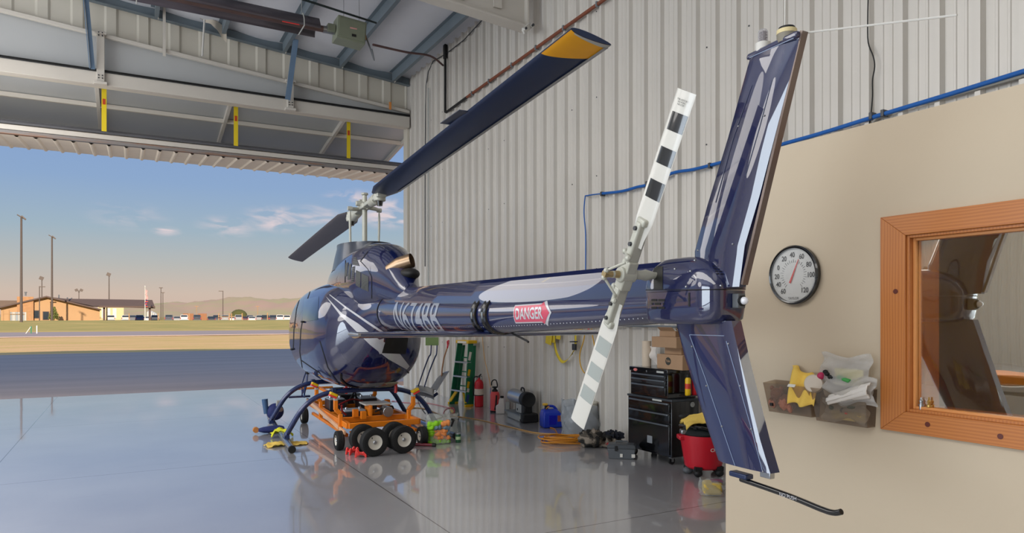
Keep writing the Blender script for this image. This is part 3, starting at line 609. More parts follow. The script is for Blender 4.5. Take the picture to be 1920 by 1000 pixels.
# parked vehicles
M_tyre = mat('tyre rubber', (24,24,26), .8)
CP = {'white': (222,214,204), 'black': (40,40,50), 'dark': (62,62,74), 'blue': (50,78,140), 'silver': (160,158,156), 'grey': (112,112,116), 'red': (120,44,44), 'maroon': (96,50,50)}
def car(px, kind, col, label, Z=None, ry=0):
    Z = Z or 168; b = gp(px, Z); c = T('parked_'+kind, label, 'truck' if kind == 'pickup' else 'car', b, facing(px)+ry, 'parked vehicles')
    m_ = mat('car paint '+col, CP[col], .35, 0, .05, 2, coat=.5)
    w = 1.9; h0 = .45; hb = {'sedan': .95, 'suv': 1.15, 'pickup': 1.2}[kind]; ht = {'sedan': 1.45, 'suv': 1.78, 'pickup': 1.85}[kind]; Ln = {'sedan': 4.6, 'suv': 4.8, 'pickup': 5.6}[kind]
    mb = MB(); mb.loft([[Vector((sx*w/2*kx, y, z)) for sx, z, kx in ((-1, h0, .93), (1, h0, .93), (1, (h0+hb)/2, 1), (1, hb*hz, .94), (-1, hb*hz, .94), (-1, (h0+hb)/2, 1))] for y, hz in ((0, .9), (.25, 1), (Ln*.6, 1), (Ln*.95, .86), (Ln, .7))]); bd = obj('body', mb, m_, c, bevel=.06)
    y0, y1, y2, y3 = {'sedan': (.7, 1.3, 2.7, 3.5), 'suv': (.05, .35, 3.0, 3.7), 'pickup': (2.0, 2.2, 3.6, 4.2)}[kind]
    def cab(s, z0, z1): 
        return [[Vector((sx*w/2*k_, y, z)) for sx in (-1, 1)] for (y, z, k_) in ()]
    mb = MB(); vs = [[(-.9, y0), (.9, y0), (.9, y3), (-.9, y3)], [(-.74, y1), (.74, y1), (.74, y2), (-.74, y2)]]
    mb.loft([[Vector((x, y, hb-.02)) for x, y in vs[0]], [Vector((x, y, ht)) for x, y in vs[1]]]); obj('cabin', mb, m_, c, bevel=.05)
    mb = MB()
    def L2(a, b_, k_): return a+(b_-a)*k_
    for f0, f1 in ((.2, .86),):
        q = []
        for f in (f0, f1):
            q.append([Vector((L2(x0, x1, f)*(.88 if i < 2 else 1), L2(ya_, yb_, f)-.02, L2(hb, ht, f))) for i, ((x0, ya_), (x1, yb_)) in enumerate(zip(vs[0], vs[1]))])
        mb.face([q[0][0], q[0][1], q[1][1], q[1][0]])
        for sgn in (-1, 1):
            mb.face([Vector((sgn*(L2(.9, .74, f)+.015), L2(a_, b2, f)+(.2 if a_ < 2.4 else -.2), L2(hb, ht, f))) for f, (a_, b2) in ((f0, (y0, y1)), (f0, (y3, y2)), (f1, (y3, y2)), (f1, (y0, y1)))])
    obj('glass', mb, M_glassd, c, recalc=False)
    for sgn in (-1, 1):
        mb = MB(); mb.box((sgn*.82, -.01, hb*.82), (.16, .05, .3 if kind != 'pickup' else .4)); obj('tail_lamp', mb, mat('tail lamp red', (170,30,34), .3), c)
    for sgn in (-1, 1):
        for y in (.9, Ln-.9):
            mb = MB(); mb.cyl((sgn*.72, y, .34), (sgn*.93, y, .34), .34, n=12); obj('wheel', mb, M_tyre, c)
    mb = MB(); mb.box((0, .0, h0+.1), (1.7, .12, .18)); obj('bumper', mb, M_grey if kind != 'sedan' else m_, c)
cars = [(125.6,'sedan','black','black sedan parked before the terminal gable, nearest the spruce tree'),
(151.7,'pickup','black','black pickup truck between the black sedan and the canopy column'),
(178,'suv','blue','dark blue car by the left canopy column'),
(208,'suv','white','white suv under the canopy, left one of the white pair'),
(235.5,'suv','white','white suv under the canopy, right one of the white pair'),
(249.5,'suv','grey','grey van peeking out between the white suv and blue suv'),
(262,'suv','blue','blue suv just left of the flagpole'),
(273,'sedan','white','white sedan directly behind the flagpole'),
(290.5,'suv','white','white suv between the flagpole and the twin thin poles'),
(316.5,'pickup','dark','dark pickup truck right of the twin thin poles'),
(332,'sedan','silver','silver sedan tucked beside the bright white pickup'),
(345.5,'pickup','white','bright white pickup truck left of the brown container'),
(369.5,'pickup','black','black pickup truck in front of the brown containers'),
(396.5,'sedan','black','black sedan right of the brown containers'),
(406,'suv','dark','dark suv behind the black sedan left of the arm lamp pole'),
(422,'suv','silver','silver suv just right of the arm lamp pole'),
(436,'sedan','white','white sedan behind the close pair of timber posts'),
(448,'pickup','silver','silver pickup right of the close pair of timber posts'),
(458.5,'sedan','maroon','maroon sedan mostly hidden beside the silver pickup'),
(468.5,'suv','grey','grey suv behind the small white hatchback'),
(472.5,'sedan','white','small white hatchback seen from behind under the right hill'),
(487,'suv','silver','silver suv left of the right utility pole base'),
(497.5,'suv','black','black suv behind the rightmost timber post'),
(512,'suv','dark','dark suv left of the last two white vehicles'),
(525,'pickup','white','white pickup second from the helicopter nose'),
(538,'suv','white','white suv nearest the helicopter nose')]
rows = {168: [], 175.5: [], 183: []}
for px, kd, cl, lb in cars:
    order = [168, 175.5, 183]
    if 'peeking' in lb or 'behind the black sedan' in lb or 'behind the small' in lb or 'tucked' in lb or 'mostly hidden' in lb: order = [175.5, 183, 168]
    if 140 < px < 245: order = [175.5, 183]
    Z = next((z for z in order if all(abs(px-q) > 16.5 for q in rows[z])), 183)
    rows[Z].append(px); car(px, kd, cl, lb, Z, random.uniform(-.05, .05))
for i, (px, lb) in enumerate(((353, 'brown freight container left of the black pickup'), (379.5, 'brown freight container right of the black pickup'))):
    b = gp(px, 192); mb = MB(); mb.box((0, 1.5, 1.1), ((18 if i == 0 else 15)*192/F, 3, 2.3)); put('freight_container', mb, mat('brown container', (150,100,66), .7, 0, .08, 1), lb, 'container', b, facing(px), 'brown containers', bevel=.04)
posts = [(113.5,'timber post left of the black sedan'),(181.5,'timber post beside the left canopy column'),(242,'timber post between the two suvs under the canopy'),(296.5,'timber post left of the twin thin poles'),(354.5,'timber post in front of the left container'),(410,'timber post left of the arm lamp pole'),(430,'left timber post of the close pair'),(434.3,'right timber post of the close pair'),(454,'timber post by the maroon sedan'),(501.5,'rightmost timber post, near the black suv')]
for px, lb in posts:
    b = gp(px, 160); mb = MB(); mb.box((0, 0, .85), (.2, .2, 2.6)); put('timber_post', mb, M_timber, lb, 'post', b, facing(px), 'timber fence posts')
b = gp(425, 160); mb = MB(); mb.box((0, 0, 1.35), (30*160/F, .1, .12)); put('fence_gate_rail', mb, M_timber, 'pale timber rail spanning the posts by the arm lamp pole', 'rail', b, facing(425))
for i in range(3):
    b = gp(281+i*4, 230+i*5); mb = MB(); mb.lathe([(1.0, 0), (1.0, 2.8-i*.3), (.2, 3.5-i*.3)], n=10); put('storage_tank', mb, M_whitep, ('tallest white tank right of the flagpole', 'middle white tank right of the flagpole', 'shortest white tank right of the flagpole')[i], 'tank', b, 0, 'white storage tanks')
b = gp(448, 210); mb = MB(); mb.sph((0, 0, 1.6), (2.4, 2, 2), 10, 8); put('round_shrub', mb, mat('dark shrub', (84,84,44), .95, bump=1, bscale=3), 'dark round shrub below the hills right of the arm lamp pole', 'shrub', b)
b = gp(56, 66); st = T('survey_marker', 'green and white leaning marker stake in the near grass', 'marker', b, facing(56))
mb = MB(); mb.box((.1, 0, .35), (.1, .04, .8)); obj('green_stake', mb, M_green, st); mb = MB(); mb.beam((-.35, 0, 0), (.08, 0, .72), .04, .05); obj('white_brace', mb, M_paper, st)
b = gp(69, 66); mb = MB(); mb.box((0, 0, .38), (.08, .04, .85)); put('marker_stake', mb, M_paper, 'plain white marker stake right of the green one', 'marker', b, facing(69))
mb = MB(); mb.box((0, 0, .3), (.9, .3, .55)); put('yellow_bollard', mb, M_yellow, 'small yellow block in the grass under the dark pickup', 'block', gp(302.5, 158), 0, bevel=.05)
# ================================================================== HELICOPTER  (local: x forward, y left, z up, origin on floor under the mast)
HA = math.radians(2.4)
hx, hy = -2.0, 9.5
HP = Vector((hx*math.cos(TH)+hy*math.sin(TH), -hx*math.sin(TH)+hy*math.cos(TH), 0))
heli = T('helicopter', 'glossy navy blue light helicopter on skids filling the hangar, tail towards the office', 'helicopter', HP, PI/2-HA)
HM = Matrix.Translation(HP) @ Matrix.Rotation(PI/2-HA, 4, 'Z'); HI = HM.inverted(); CAMP = Vector((0, 0, H))
def cat(keys, x):
    ks = keys
    if x <= ks[0][0]: return ks[0][1:]
    if x >= ks[-1][0]: return ks[-1][1:]
    for i in range(len(ks)-1):
        if ks[i][0] <= x <= ks[i+1][0]:
            p0 = ks[max(i-1, 0)]; p1 = ks[i]; p2 = ks[i+1]; p3 = ks[min(i+2, len(ks)-1)]; h = p2[0]-p1[0]; t = (x-p1[0])/h; r = []
            for k in range(1, len(p1)):
                def sl(a, b, c):  # monotone slope
                    d0 = (b[k]-a[k])/(b[0]-a[0]) if b[0] != a[0] else 0; d1 = (c[k]-b[k])/(c[0]-b[0]) if c[0] != b[0] else 0
                    return 0 if d0*d1 <= 0 else 2*d0*d1/(d0+d1)
                m1 = sl(p0, p1, p2) if i > 0 else (p2[k]-p1[k])/h; m2 = sl(p1, p2, p3) if i+2 < len(ks) else (p2[k]-p1[k])/h
                r.append((2*t**3-3*t*t+1)*p1[k]+(t**3-2*t*t+t)*h*m1+(-2*t**3+3*t*t)*p2[k]+(t**3-t*t)*h*m2)
            return r
def super_ring(a, cy, cz, w, h, e, n=48, e2=None):
    r = []
    for i in range(n):
        th = 2*PI*i/n; c, s = math.cos(th), math.sin(th)
        ee = e if s >= 0 or e2 is None else e2
        r.append(Vector((a, cy+math.copysign(abs(c)**(2/ee), c)*w, cz+math.copysign(abs(s)**(2/ee), s)*h)))
    return r
# a, half width, zbot, ztop, exponent
FK = [(-1.42,.205,1.50,1.915,2.0),(-1.2,.235,1.455,1.95,2.0),(-1.0,.29,1.33,1.98,2.05),(-.8,.40,1.10,2.0,2.1),(-.62,.54,.90,2.03,2.2),(-.45,.645,.775,2.07,2.3),(-.2,.72,.70,2.11,2.4),(.2,.755,.68,2.14,2.4),(.8,.77,.67,2.16,2.4),(1.4,.765,.68,2.14,2.4),(1.9,.70,.70,2.06,2.3),(2.3,.60,.75,1.92,2.2),(2.65,.45,.84,1.70,2.1),(2.9,.27,.96,1.48,2.0),(3.0,.06,1.1,1.3,2.0)]
def fus_rings(n=120, steps=170):
    out_ = []
    for i in range(steps+1):
        a = FK[0][0]+(FK[-1][0]-FK[0][0])*i/steps; w, zb, zt, e = cat(FK, a); out_.append(super_ring(a, 0, (zb+zt)/2, w, (zt-zb)/2, e, n))
    return out_
mb = MB(); mb.loft(fus_rings()); bmesh.ops.recalc_face_normals(mb.bm, faces=mb.bm.faces[:]); mb.bm.normal_update(); BVH_F = BVHTree.FromBMesh(mb.bm); cabin = obj('cabin_body', mb, M_navy, heli, sharp=60)
def proj(px, py, bvh, off=.004, loc=False):
    o = HI @ CAMP; d = (HI.to_3x3() @ raydir(px, py)).normalized(); p, n_, i_, ds = bvh.ray_cast(o, d)
    if p is None: return None
    if n_.dot(d) > 0: n_ = -n_
    return p+n_*off
def patch(name, quad, bvh, m_, parent, off=.004, nu=16, nv=16, solid=0):
    mb = MB(); R = []
    for i in range(nu+1):
        row = []
        for j in range(nv+1):
            u, v = i/nu, j/nv
            a = Vector(quad[0]).lerp(Vector(quad[1]), u); b_ = Vector(quad[3]).lerp(Vector(quad[2]), u); q = a.lerp(b_, v); p = proj(q.x, q.y, bvh, off)
            row.append(mb.bm.verts.new(p) if p is not None else None)
        R.append(row)
    for i in range(nu):
        for j in range(nv):
            q = (R[i][j], R[i+1][j], R[i+1][j+1], R[i][j+1])
            if all(x is not None for x in q) and max((q[k].co-q[k-1].co).length for k in range(4)) < .4: mb.bm.faces.new(q)
    return obj(name, mb, m_, parent, recalc=False)
def strip(name, pts, w0, bvh, m_, parent, off=.004, k=18, ws=None):
    P = []
    n = len(pts)
    for i in range(n-1):
        for j in range(k):
            t = j/k; P.append((pts[i][0]+(pts[i+1][0]-pts[i][0])*t, pts[i][1]+(pts[i+1][1]-pts[i][1])*t, (ws[i]+(ws[i+1]-ws[i])*t) if ws else w0))
    P.append((pts[-1][0], pts[-1][1], ws[-1] if ws else w0)); mb = MB(); prev = None
    for i, (x, y, w) in enumerate(P):
        a = P[max(i-1, 0)]; b_ = P[min(i+1, len(P)-1)]; dx, dy = b_[0]-a[0], b_[1]-a[1]; l = math.hypot(dx, dy) or 1; nx_, ny_ = -dy/l, dx/l
        row = []
        for s_ in (-1, -.5, 0, .5, 1):
            p = proj(x+nx_*w/2*s_, y+ny_*w/2*s_, bvh, off); row.append(mb.bm.verts.new(p) if p is not None else None)
        if prev:
            for j in range(4):
                q = (prev[j], prev[j+1], row[j+1], row[j])
                if all(v is not None for v in q) and max((q[k_].co-q[k_-1].co).length for k_ in range(4)) < .5: mb.bm.faces.new(q)
        prev = row
    return obj(name, mb, m_, parent, recalc=False)
M_line = mat('pale panel outline', (120,134,160), .4)
M_seam = mat('dark panel gap', (10,12,18), .7)
M_stripe = mat('white vinyl stripe', (196,196,200), .25, 0, .02, 3, coat=1)
strip('white_swoosh_stripe', [(612,557),(640,590),(668,612),(700,640),(735,664),(765,690)], 10, BVH_F, M_stripe, cabin, ws=[.5, 5, 13, 18, 24, 8])
strip('white_pin_stripe', [(618,553),(650,578),(690,605),(724,627)], 4, BVH_F, M_stripe, cabin, ws=[1.5, 3, 4, 4])
for pts in ([(582,545),(572,575),(564,620),(562,660),(568,698)], [(565,548),(556,580),(551,620),(550,655)], [(600,700),(585,690),(565,676)], [(641,728),(615,690),(600,640)]):
    strip('panel_gap', pts, 1.6, BVH_F, M_seam, cabin, off=.002)
# door window reflection panes on the left side: built as real tinted panes
wp = patch('door_window', [(571,562),(598,556),(596,600),(567,604)], BVH_F, mat('tinted acrylic window', (12,16,20), .03, 0, .02, 2, coat=1), cabin, off=.003)
for q in ((569,604),(549,655),(564,697)):
    p = proj(q[0], q[1], BVH_F, .015)
    if p is not None:
        mb = MB(); mb.box(p, (.09, .03, .025)); obj('door_handle', mb, M_blackm, cabin, bevel=.005)
# --- engine cowling / pylon
PK = [(-2.02,.08,1.90,2.00,2.2),(-1.9,.13,1.86,2.10,2.2),(-1.7,.19,1.86,2.28,2.2),(-1.4,.27,1.88,2.45,2.2),(-1.1,.35,1.92,2.54,2.3),(-.8,.405,1.96,2.565,2.3),(-.5,.41,2.0,2.55,2.4),(-.1,.40,2.02,2.52,2.4),(.4,.37,2.05,2.47,2.3),(.9,.31,2.06,2.40,2.2),(1.4,.22,2.06,2.27,2.1),(1.75,.10,2.05,2.14,2.0)]
mb = MB(); R = []
for i in range(121):
    a = PK[0][0]+(PK[-1][0]-PK[0][0])*i/120; w, zb, zt, e = cat(PK, a); z0 = zb-(.25 if a > -.9 else .25-.17*min(1, (-.9-a)/.5)); R.append(super_ring(a, 0, (z0+zt)/2, w*1.02, (zt-z0)/2, e, 96))
mb.loft(R); bmesh.ops.recalc_face_normals(mb.bm, faces=mb.bm.faces[:]); mb.bm.normal_update(); BVH_C = BVHTree.FromBMesh(mb.bm); cowl = obj('engine_cowling', mb, M_navy, heli, sharp=60)
# mast fairing rim
mb = MB(); R = []
for (z, w, l, c) in ((2.28,.385,.80,.10),(2.45,.365,.68,.06),(2.57,.345,.60,.03),(2.62,.345,.60,.03),(2.622,.33,.57,.03),(2.52,.29,.52,.03)):
    R.append([Vector((c+l*math.cos(2*PI*i/36), w*math.sin(2*PI*i/36), z)) for i in range(36)])
mb.loft(R, caps=True); obj('mast_fairing', mb, mat('dark slate satin paint', (34,42,58), .3, 0, .1, 3, coat=.3), heli, sharp=40)
# side grilles
M_grille = bpy.data.materials.new('black mesh grille'); M_grille.use_nodes = True; t = M_grille.node_tree; b = t.nodes['Principled BSDF']; co = N('ShaderNodeTexCoord', t)
ck = N('ShaderNodeTexChecker', t); ck.inputs['Scale'].default_value = 110; ck.inputs[1].default_value = lin((24,26,28)); ck.inputs[2].default_value = lin((96,98,96)); L(co.outputs['Object'], ck.inputs['Vector'], t); L(ck.outputs[0], b.inputs['Base Color'], t); b.inputs['Roughness'].default_value = .6
M_slat = stripe_mat('black louvres', ((20,22,26), (84,86,88)), 'Z', 14)
patch('side_panel', [(646,500),(694,500),(699,553),(655,541)], BVH_C, M_navy, cowl, off=.002)
for quad, m_ in (([(649,494),(653.5,492),(651,518),(646.5,519)], M_grille), ([(655,496),(659.5,494),(657,524),(652,525)], M_grille), ([(661,501),(666,499),(664,528),(659.5,530)], M_slat), ([(668,507),(677,511),(676,540),(667.5,535)], M_grille), ([(679,513),(691.5,519),(691,547),(677.5,541)], M_grille)):
    patch('side_grille', quad, BVH_C, m_, cowl, off=.005)
for pts in ([(697,560),(697,520),(690,505),(676,490),(690,472)], [(647,530),(648,488)]): strip('panel_gap', pts, 1.2, BVH_C, M_seam, cowl, off=.003)
patch('top_louvre', [(664,482),(668,483),(674,499),(661,497)], BVH_C, M_slat, cowl)
# exhaust stub
EX = [Vector((-1.62, .15, 2.19)), Vector((-1.72, .05, 2.245)), Vector((-1.82, -.07, 2.285))]
mb = MB(); mb.tube(EX, [.05, .078, .082], 28, caps=False); mb.tube(EX, [.045, .073, .077], 28, caps=False)
obj('exhaust_stack', mb, mat('heat tinted steel', (160,134,108), .32, .85, .25, 3), heli, sharp=50)
mb = MB(); mb.cyl(EX[0]+Vector((.03, 0, 0)), EX[1], .043, .07, 24); obj('exhaust_core', mb, M_blackm, heli)
mb = MB(); mb.sph((-1.80, -.04, 2.13), (.18, .115, .07), 24, 14); obj('exhaust_recess', mb, M_blackm, heli)
mb = MB(); mb.tube([(1.5, .1, 2.15), (1.52, .1, 2.42)], [.02, .005], 8); obj('blade_antenna', mb, M_grey, heli)
# --- tail boom
BK = [(-6.42,.088,1.705),(-5.5,.115,1.685),(-4.1,.152,1.665),(-2.8,.182,1.668),(-1.8,.205,1.69),(-1.38,.215,1.70)]
def boom(a): r, z = cat(BK, a); return r, z
mb = MB(); R = []
for i in range(41):
    a = -6.42+5.04*i/40; r, z = boom(a); R.append([Vector((a, r*math.cos(2*PI*k/40), z+r*1.02*math.sin(2*PI*k/40))) for k in range(40)])
mb.loft(R); tb = obj('tail_boom', mb, M_navy, heli, sharp=60); 
mb = MB(); R = []
for i in range(41):
    a = -6.42+4.5*i/40; r, z = boom(a); t_ = (a+6.42)/4.5; zt = 1.945-.0*t_ + (.02*t_); zl = z+r*.62; wt = .035+.03*t_; wl = r*.80
    R.append([Vector((a, y, zz)) for y, zz in ((-wl, zl-.05), (-wl, zl+.02), (-wt-.02, zt-.03), (-wt+.01, zt), (wt-.01, zt), (wt+.02, zt-.03), (wl, zl+.02), (wl, zl-.05))])
mb.loft(R); obj('drive_shaft_cover', mb, M_navy, heli, sharp=25)
mb = MB()
for a in (-2.95, -4.6): mb.box((a, 0, 1.9), (.004, .3, .25))
for a in (-4.10, -4.30):
    r, z = boom(a)
    mbb = MB(); mbb.loft([[Vector((a+da, rr*math.cos(2*PI*k/40), z+rr*math.sin(2*PI*k/40))) for k in range(40)] for da, rr in ((-.05, r), (-.045, r+.016), (-.03, r+.016), (-.02, r+.006), (.02, r+.006), (.03, r+.016), (.045, r+.016), (.05, r))]); obj('boom_clamp_band', mbb, M_blackg, tb)
mb.bm.free()
r, z = boom(-1.4); mb = MB(); mb.loft([[Vector((-1.40+da, rr*math.cos(2*PI*k/40), z+rr*math.sin(2*PI*k/40))) for k in range(40)] for da, rr in ((-.012, r), (-.012, r+.006), (.012, r+.006), (.012, r))]); obj('boom_joint_band', mb, M_blackm, tb)
for a0, a1, ang, nn in ((-6.35, -3.1, -.72, 80), (-2.6, -1.7, -.78, 24)):
    mb = MB()
    for i in range(nn):
        a = a0+(a1-a0)*i/(nn-1); r, z = boom(a); c = Vector((a, r*math.cos(ang), z+r*math.sin(ang))); mb.sph(c, .0042, 5, 4)
    o = obj('rivet_row', mb, M_silver, tb); o['kind'] = 'stuff'
def boomfn(a_left, sc=1, zc=0, off=.003):
    def f(x, y):
        a = a_left-x*sc; r, z = boom(a); ang = (y-zc)/r; return Vector((a, (r+off)*math.cos(ang), z+(r*1.02+off)*math.sin(ang)))
    return f
M_text = mat('silver grey lettering', (168,174,186), .3, 0, .03, 3, coat=.8)
M_text.node_tree.nodes['Principled BSDF'].inputs['Alpha'].default_value = .82
textobj('registration_lettering', 'N674BB', .50, boomfn(-1.98, .78, .20), M_text, tb, bold=.006, cuts=24, align='LEFT')
# danger arrow
def arrow(a0, a1, h, hh, off, m_, name, par):
    mb = MB(); n = 24
    def pt(a, v): r, z = boom(a); ang = v/r; return Vector((a, (r+off)*math.cos(ang), z+(r*1.02+off)*math.sin(ang)))
    s = []
    for i in range(n+1):
        u = i/n; a = a0+(a1-a0)*u
        hw = h if u < .76 else hh*(1-u)/.24
        s.append([mb.bm.verts.new(pt(a, -.005+hw*k/4)) for k in range(-4, 5)])
    for i in range(n):
        for j in range(8): mb.bm.faces.new((s[i][j], s[i+1][j], s[i+1][j+1], s[i][j+1]))
    return obj(name, mb, m_, par, recalc=False)
arrow(-4.80, -5.34, .068, .115, .002, M_stripe, 'arrow_border', tb); ar = arrow(-4.81, -5.315, .058, .09, .0035, mat('arrow red', (206,70,96), .4, coat=.5), 'danger_arrow', tb)
textobj('danger_lettering', 'DANGER', .108, boomfn(-4.828, .90, .040, .005), M_stripe, tb, bold=.003, cuts=4, align='LEFT')
# --- horizontal stabiliser
sa = -4.10; mb = MB(); R = []
for i in range(25):
    y = -1.13+2.26*i/24; c = .30; th_ = .034; q = []
    for k in range(20):
        an = 2*PI*k/20; q.append(Vector((sa+.5*c*math.cos(an), y, 1.510-th_*math.sin(an)*(1 if math.sin(an) > 0 else .8)*(.55+.45*math.cos(an*.5)**2))))
    R.append(q)
mb.loft(R); stb = obj('horizontal_stabiliser', mb, M_navy, heli, sharp=50)
for s_ in (-1, 1):
    mb = MB(); mb.tube([(sa+.17, s_*1.14, 1.515), (sa+.05, s_*1.15, 1.515), (sa-.17, s_*1.14, 1.515)], [.006, .02, .012], 12); obj('tip_cap', mb, M_steel, stb)
mb = MB(); mb.box((sa+.0, 0, 1.545), (.34, .16, .05)); obj('stabiliser_mount', mb, M_navyd, heli, bevel=.01)
mb = MB(); mb.tube([(-4.45, 0, 1.53), (-4.75, 0, 1.47), (-4.78, 0, 1.46)], .008, 6); obj('static_antenna', mb, M_blackm, heli)
# --- tail gearbox cover
def cover(zs, name, par):
    mb = MB(); R = []
    for (z, x0, x1, w) in zs:
        cx_ = (x0+x1)/2; lx = (x1-x0)/2; q = []
        for k in range(40):
            th_ = 2*PI*k/40; c, s = math.cos(th_), math.sin(th_); q.append(Vector((cx_+math.copysign(abs(c)**(2/4.2), c)*lx, math.copysign(abs(s)**(2/4.2), s)*w, z)))
        R.append(q)
    mb.loft(R); return obj(name, mb, M_navy, par, sharp=60)
lower = cover([(1.612,-6.80,-6.36,.09),(1.618,-6.84,-6.335,.118),(1.64,-6.865,-6.325,.133),(1.70,-6.875,-6.32,.138),(1.776,-6.875,-6.32,.138)], 'gearbox_cover_lower', heli)
upper = cover([(1.778,-6.878,-6.318,.141),(1.80,-6.878,-6.318,.141),(1.86,-6.86,-6.33,.132),(1.91,-6.80,-6.37,.112),(1.945,-6.70,-6.42,.08),(1.955,-6.62,-6.47,.04)], 'gearbox_cover_upper', heli)
BVH_T = None
for ob_, nm in ((lower, 'l'), (upper, 'u')):
    pass
def bvh_of(o): 
    b = bmesh.new(); b.from_mesh(o.data); b.normal_update(); r = BVHTree.FromBMesh(b); b.free(); return r
BL = bvh_of(lower); BU = bvh_of(upper)
for row in range(3):
    for c in ([(1222,1232),(1235,1247)] if row != 1 else [(1222,1225),(1228,1239),(1243,1246)]):
        y = 561+row*7.2; patch('vent_slot', [(c[0],y),(c[1],y),(c[1],y+4),(c[0],y+4)], BL, M_blackm, lower, off=.002, nu=3, nv=2)
patch('slit', [(1291,549),(1294,549),(1294,575),(1291,575)], BL, M_blackm, lower, off=.002, nu=2, nv=4)
patch('inspection_opening', [(1226,500),(1243,500),(1243,543),(1226,543)], BU, mat('dark grey opening', (34,34,30), .5), upper, off=.002)  # opening drawn as one flat dark grey patch
for i in range(4):
    for j in range(3):
        x0 = 1336+j*7.5+i*2.4; y0 = 499+i*4.6+j*.5; patch('louvre_slot', [(x0,y0),(x0+5,y0),(x0+5.5,y0+1.6),(x0+.5,y0+1.6)], BU, M_blackm, upper, off=.002, nu=2, nv=1)
for (x, y, bv) in ((1287,538,BU),(1351,536,BU),(1239,489,BU),(1303,489,BU),(1295,509,BU),(1266,505,BU)):
    p = proj(x, y, bv, .002)
    if p is not None: mb = MB(); mb.sph(p, .006, 8, 6); obj('screw', mb, M_steel, upper)
strip('cover_seam', [(1207,544),(1240,544),(1290,543.5),(1340,543),(1380,542),(1393,541)], 1.4, BU, M_seam, upper, off=.002)
mb = MB(); mb.box((-6.895, -.02, 1.725), (.04, .05, .07)); tl = obj('tail_light', mb, M_grey, heli, bevel=.006)
mb = MB(); mb.sph((-6.93, -.02, 1.725), (.022, .019, .019), 14, 10); obj('lens', mb, mat('clear lens', (226,226,230), .05, 0, .02, 5, coat=1), tl)
mb = MB(); mb.cyl((-6.912, -.02, 1.725), (-6.925, -.02, 1.725), .025, n=16); obj('lens_ring', mb, M_blackm, tl)
# --- fins:  stations (z, x_lead, x_trail, half thickness lead body, half thickness trailing)
def fin(name, st, tt, body_w, mat_=M_navy):
    mb = MB(); R = []
    for (z, xl, xt, w) in st:
        c = xl-xt
        q = [Vector((xl, 0, z)), Vector((xl-.06*c, w*.55, z)), Vector((xl-.2*c, w*.92, z)), Vector((xl-.45*c, w, z)), Vector((xl-.72*c, w*.93, z)), Vector((xt+.06*c, w*tt+.006, z)), Vector((xt, w*tt, z))]
        q += [Vector((v.x, -v.y, v.z)) for v in q[:0:-1]]
        R.append(q)
    mb.loft(R); return obj(name, mb, mat_, heli, sharp=28)
uf = fin('upper_fin', [(1.79,-6.62,-6.94,.05),(1.98,-6.62,-6.975,.05),(2.2,-6.71,-7.065,.047),(2.5,-6.85,-7.17,.043),(2.80,-6.975,-7.275,.04),(2.835,-6.99,-7.285,.038)], .42, .05)
mb = MB(); mb.prism([(-6.988, -.034, 2.832), (-6.996, -.034, 2.858), (-7.288, -.026, 2.862), (-7.286, -.026, 2.832)], (0, .066, 0)); cap_ = obj('fin_tip_cap', mb, M_navy, uf, bevel=.01)
mb = MB(); mb.box((-7.145, .037, 2.832), (.25, .003, .004)); obj('tip_seam', mb, M_line, cap_)
lf = fin('lower_fin', [(1.63,-6.47,-6.90,.055),(1.45,-6.54,-6.955,.055),(1.1,-6.715,-7.075,.054),(.955,-6.79,-7.135,.052)], .55, .05)
BLF = bvh_of(lf); BUF = bvh_of(uf)
for pts in ([(1293,628),(1358,630)], [(1293,628),(1323,710),(1350,790),(1382,884)], [(1362,640),(1385,720),(1408,800),(1430,884)]): strip('access_panel_line', pts, 1.3, BLF, M_line, lf, off=.0015)
for (x, y) in ((1298,650),(1325,724),(1354,800),(1383,880),(1366,645),(1388,724),(1409,805),(1431,885)):
    p = proj(x, y, BLF, .002)
    if p is not None: mb = MB(); mb.sph(p, .0045, 6, 5); obj('screw', mb, M_steel, lf)
for pts in ([(1342,380),(1375,260),(1410,160)], [(1398,330),(1424,240),(1448,150)]): strip('access_panel_line', pts, 1.2, BUF, M_navyd, uf, off=.0015)
for (x, y) in ((1309,470),(1374,458),(1433,217),(1385,237)):
    p = proj(x, y, BUF, .002)
    if p is not None: mb = MB(); mb.sph(p, .0045, 6, 5); obj('screw', mb, M_steel, uf)
mb = MB(); mb.beam((-7.293, 0, 2.86), (-6.95, 0, 1.80), .034, .014, up=(1, 0, 0)); obj('trailing_edge_strip', mb, mat('grey brown edge strip', (120,106,100), .25, .4, .3, 3), uf)
# fin top antennas
b0 = Vector((-7.065, 0, 2.858))
mb = MB(); mb.lathe([(.034, -.01), (.034, .03), (.028, .033)], b0, n=20); bc = obj('strobe_base', mb, M_whitep, uf)
mb = MB(); mb.lathe([(.022, .033), (.022, .082), (.016, .092), (.001, .095)], b0, n=16); obj('strobe_glass', mb, film('clear strobe dome', (235,235,238), .25, .05), bc)
mb = MB()
for i in range(4):
    for k in range(8): mb.box(b0+Vector((.014*math.cos(k*PI/4), .014*math.sin(k*PI/4), .042+i*.012)), (.005, .005, .007))
mb.cyl(b0+Vector((0, 0, .033)), b0+Vector((0, 0, .084)), .01, n=8); obj('strobe_led_stack', mb, mat('led modules', (92,60,66), .5, 0, .5, 60), bc)
b1 = Vector((-7.20, 0, 2.858)); mb = MB(); mb.lathe([(.040, -.015), (.042, .01), (.042, .022)], b1, n=20); ap = obj('antenna_puck', mb, mat('olive grey puck', (128,122,108), .5), uf)
mb = MB(); mb.lathe([(.043, .022), (.042, .04), (.03, .043)], b1, n=20); obj('puck_band', mb, mat('cream band', (214,198,150), .5), ap); mb = MB(); mb.lathe([(.036, .043), (.034, .052), (.001, .054)], b1, n=12); obj('puck_cap', mb, M_blackm, ap)
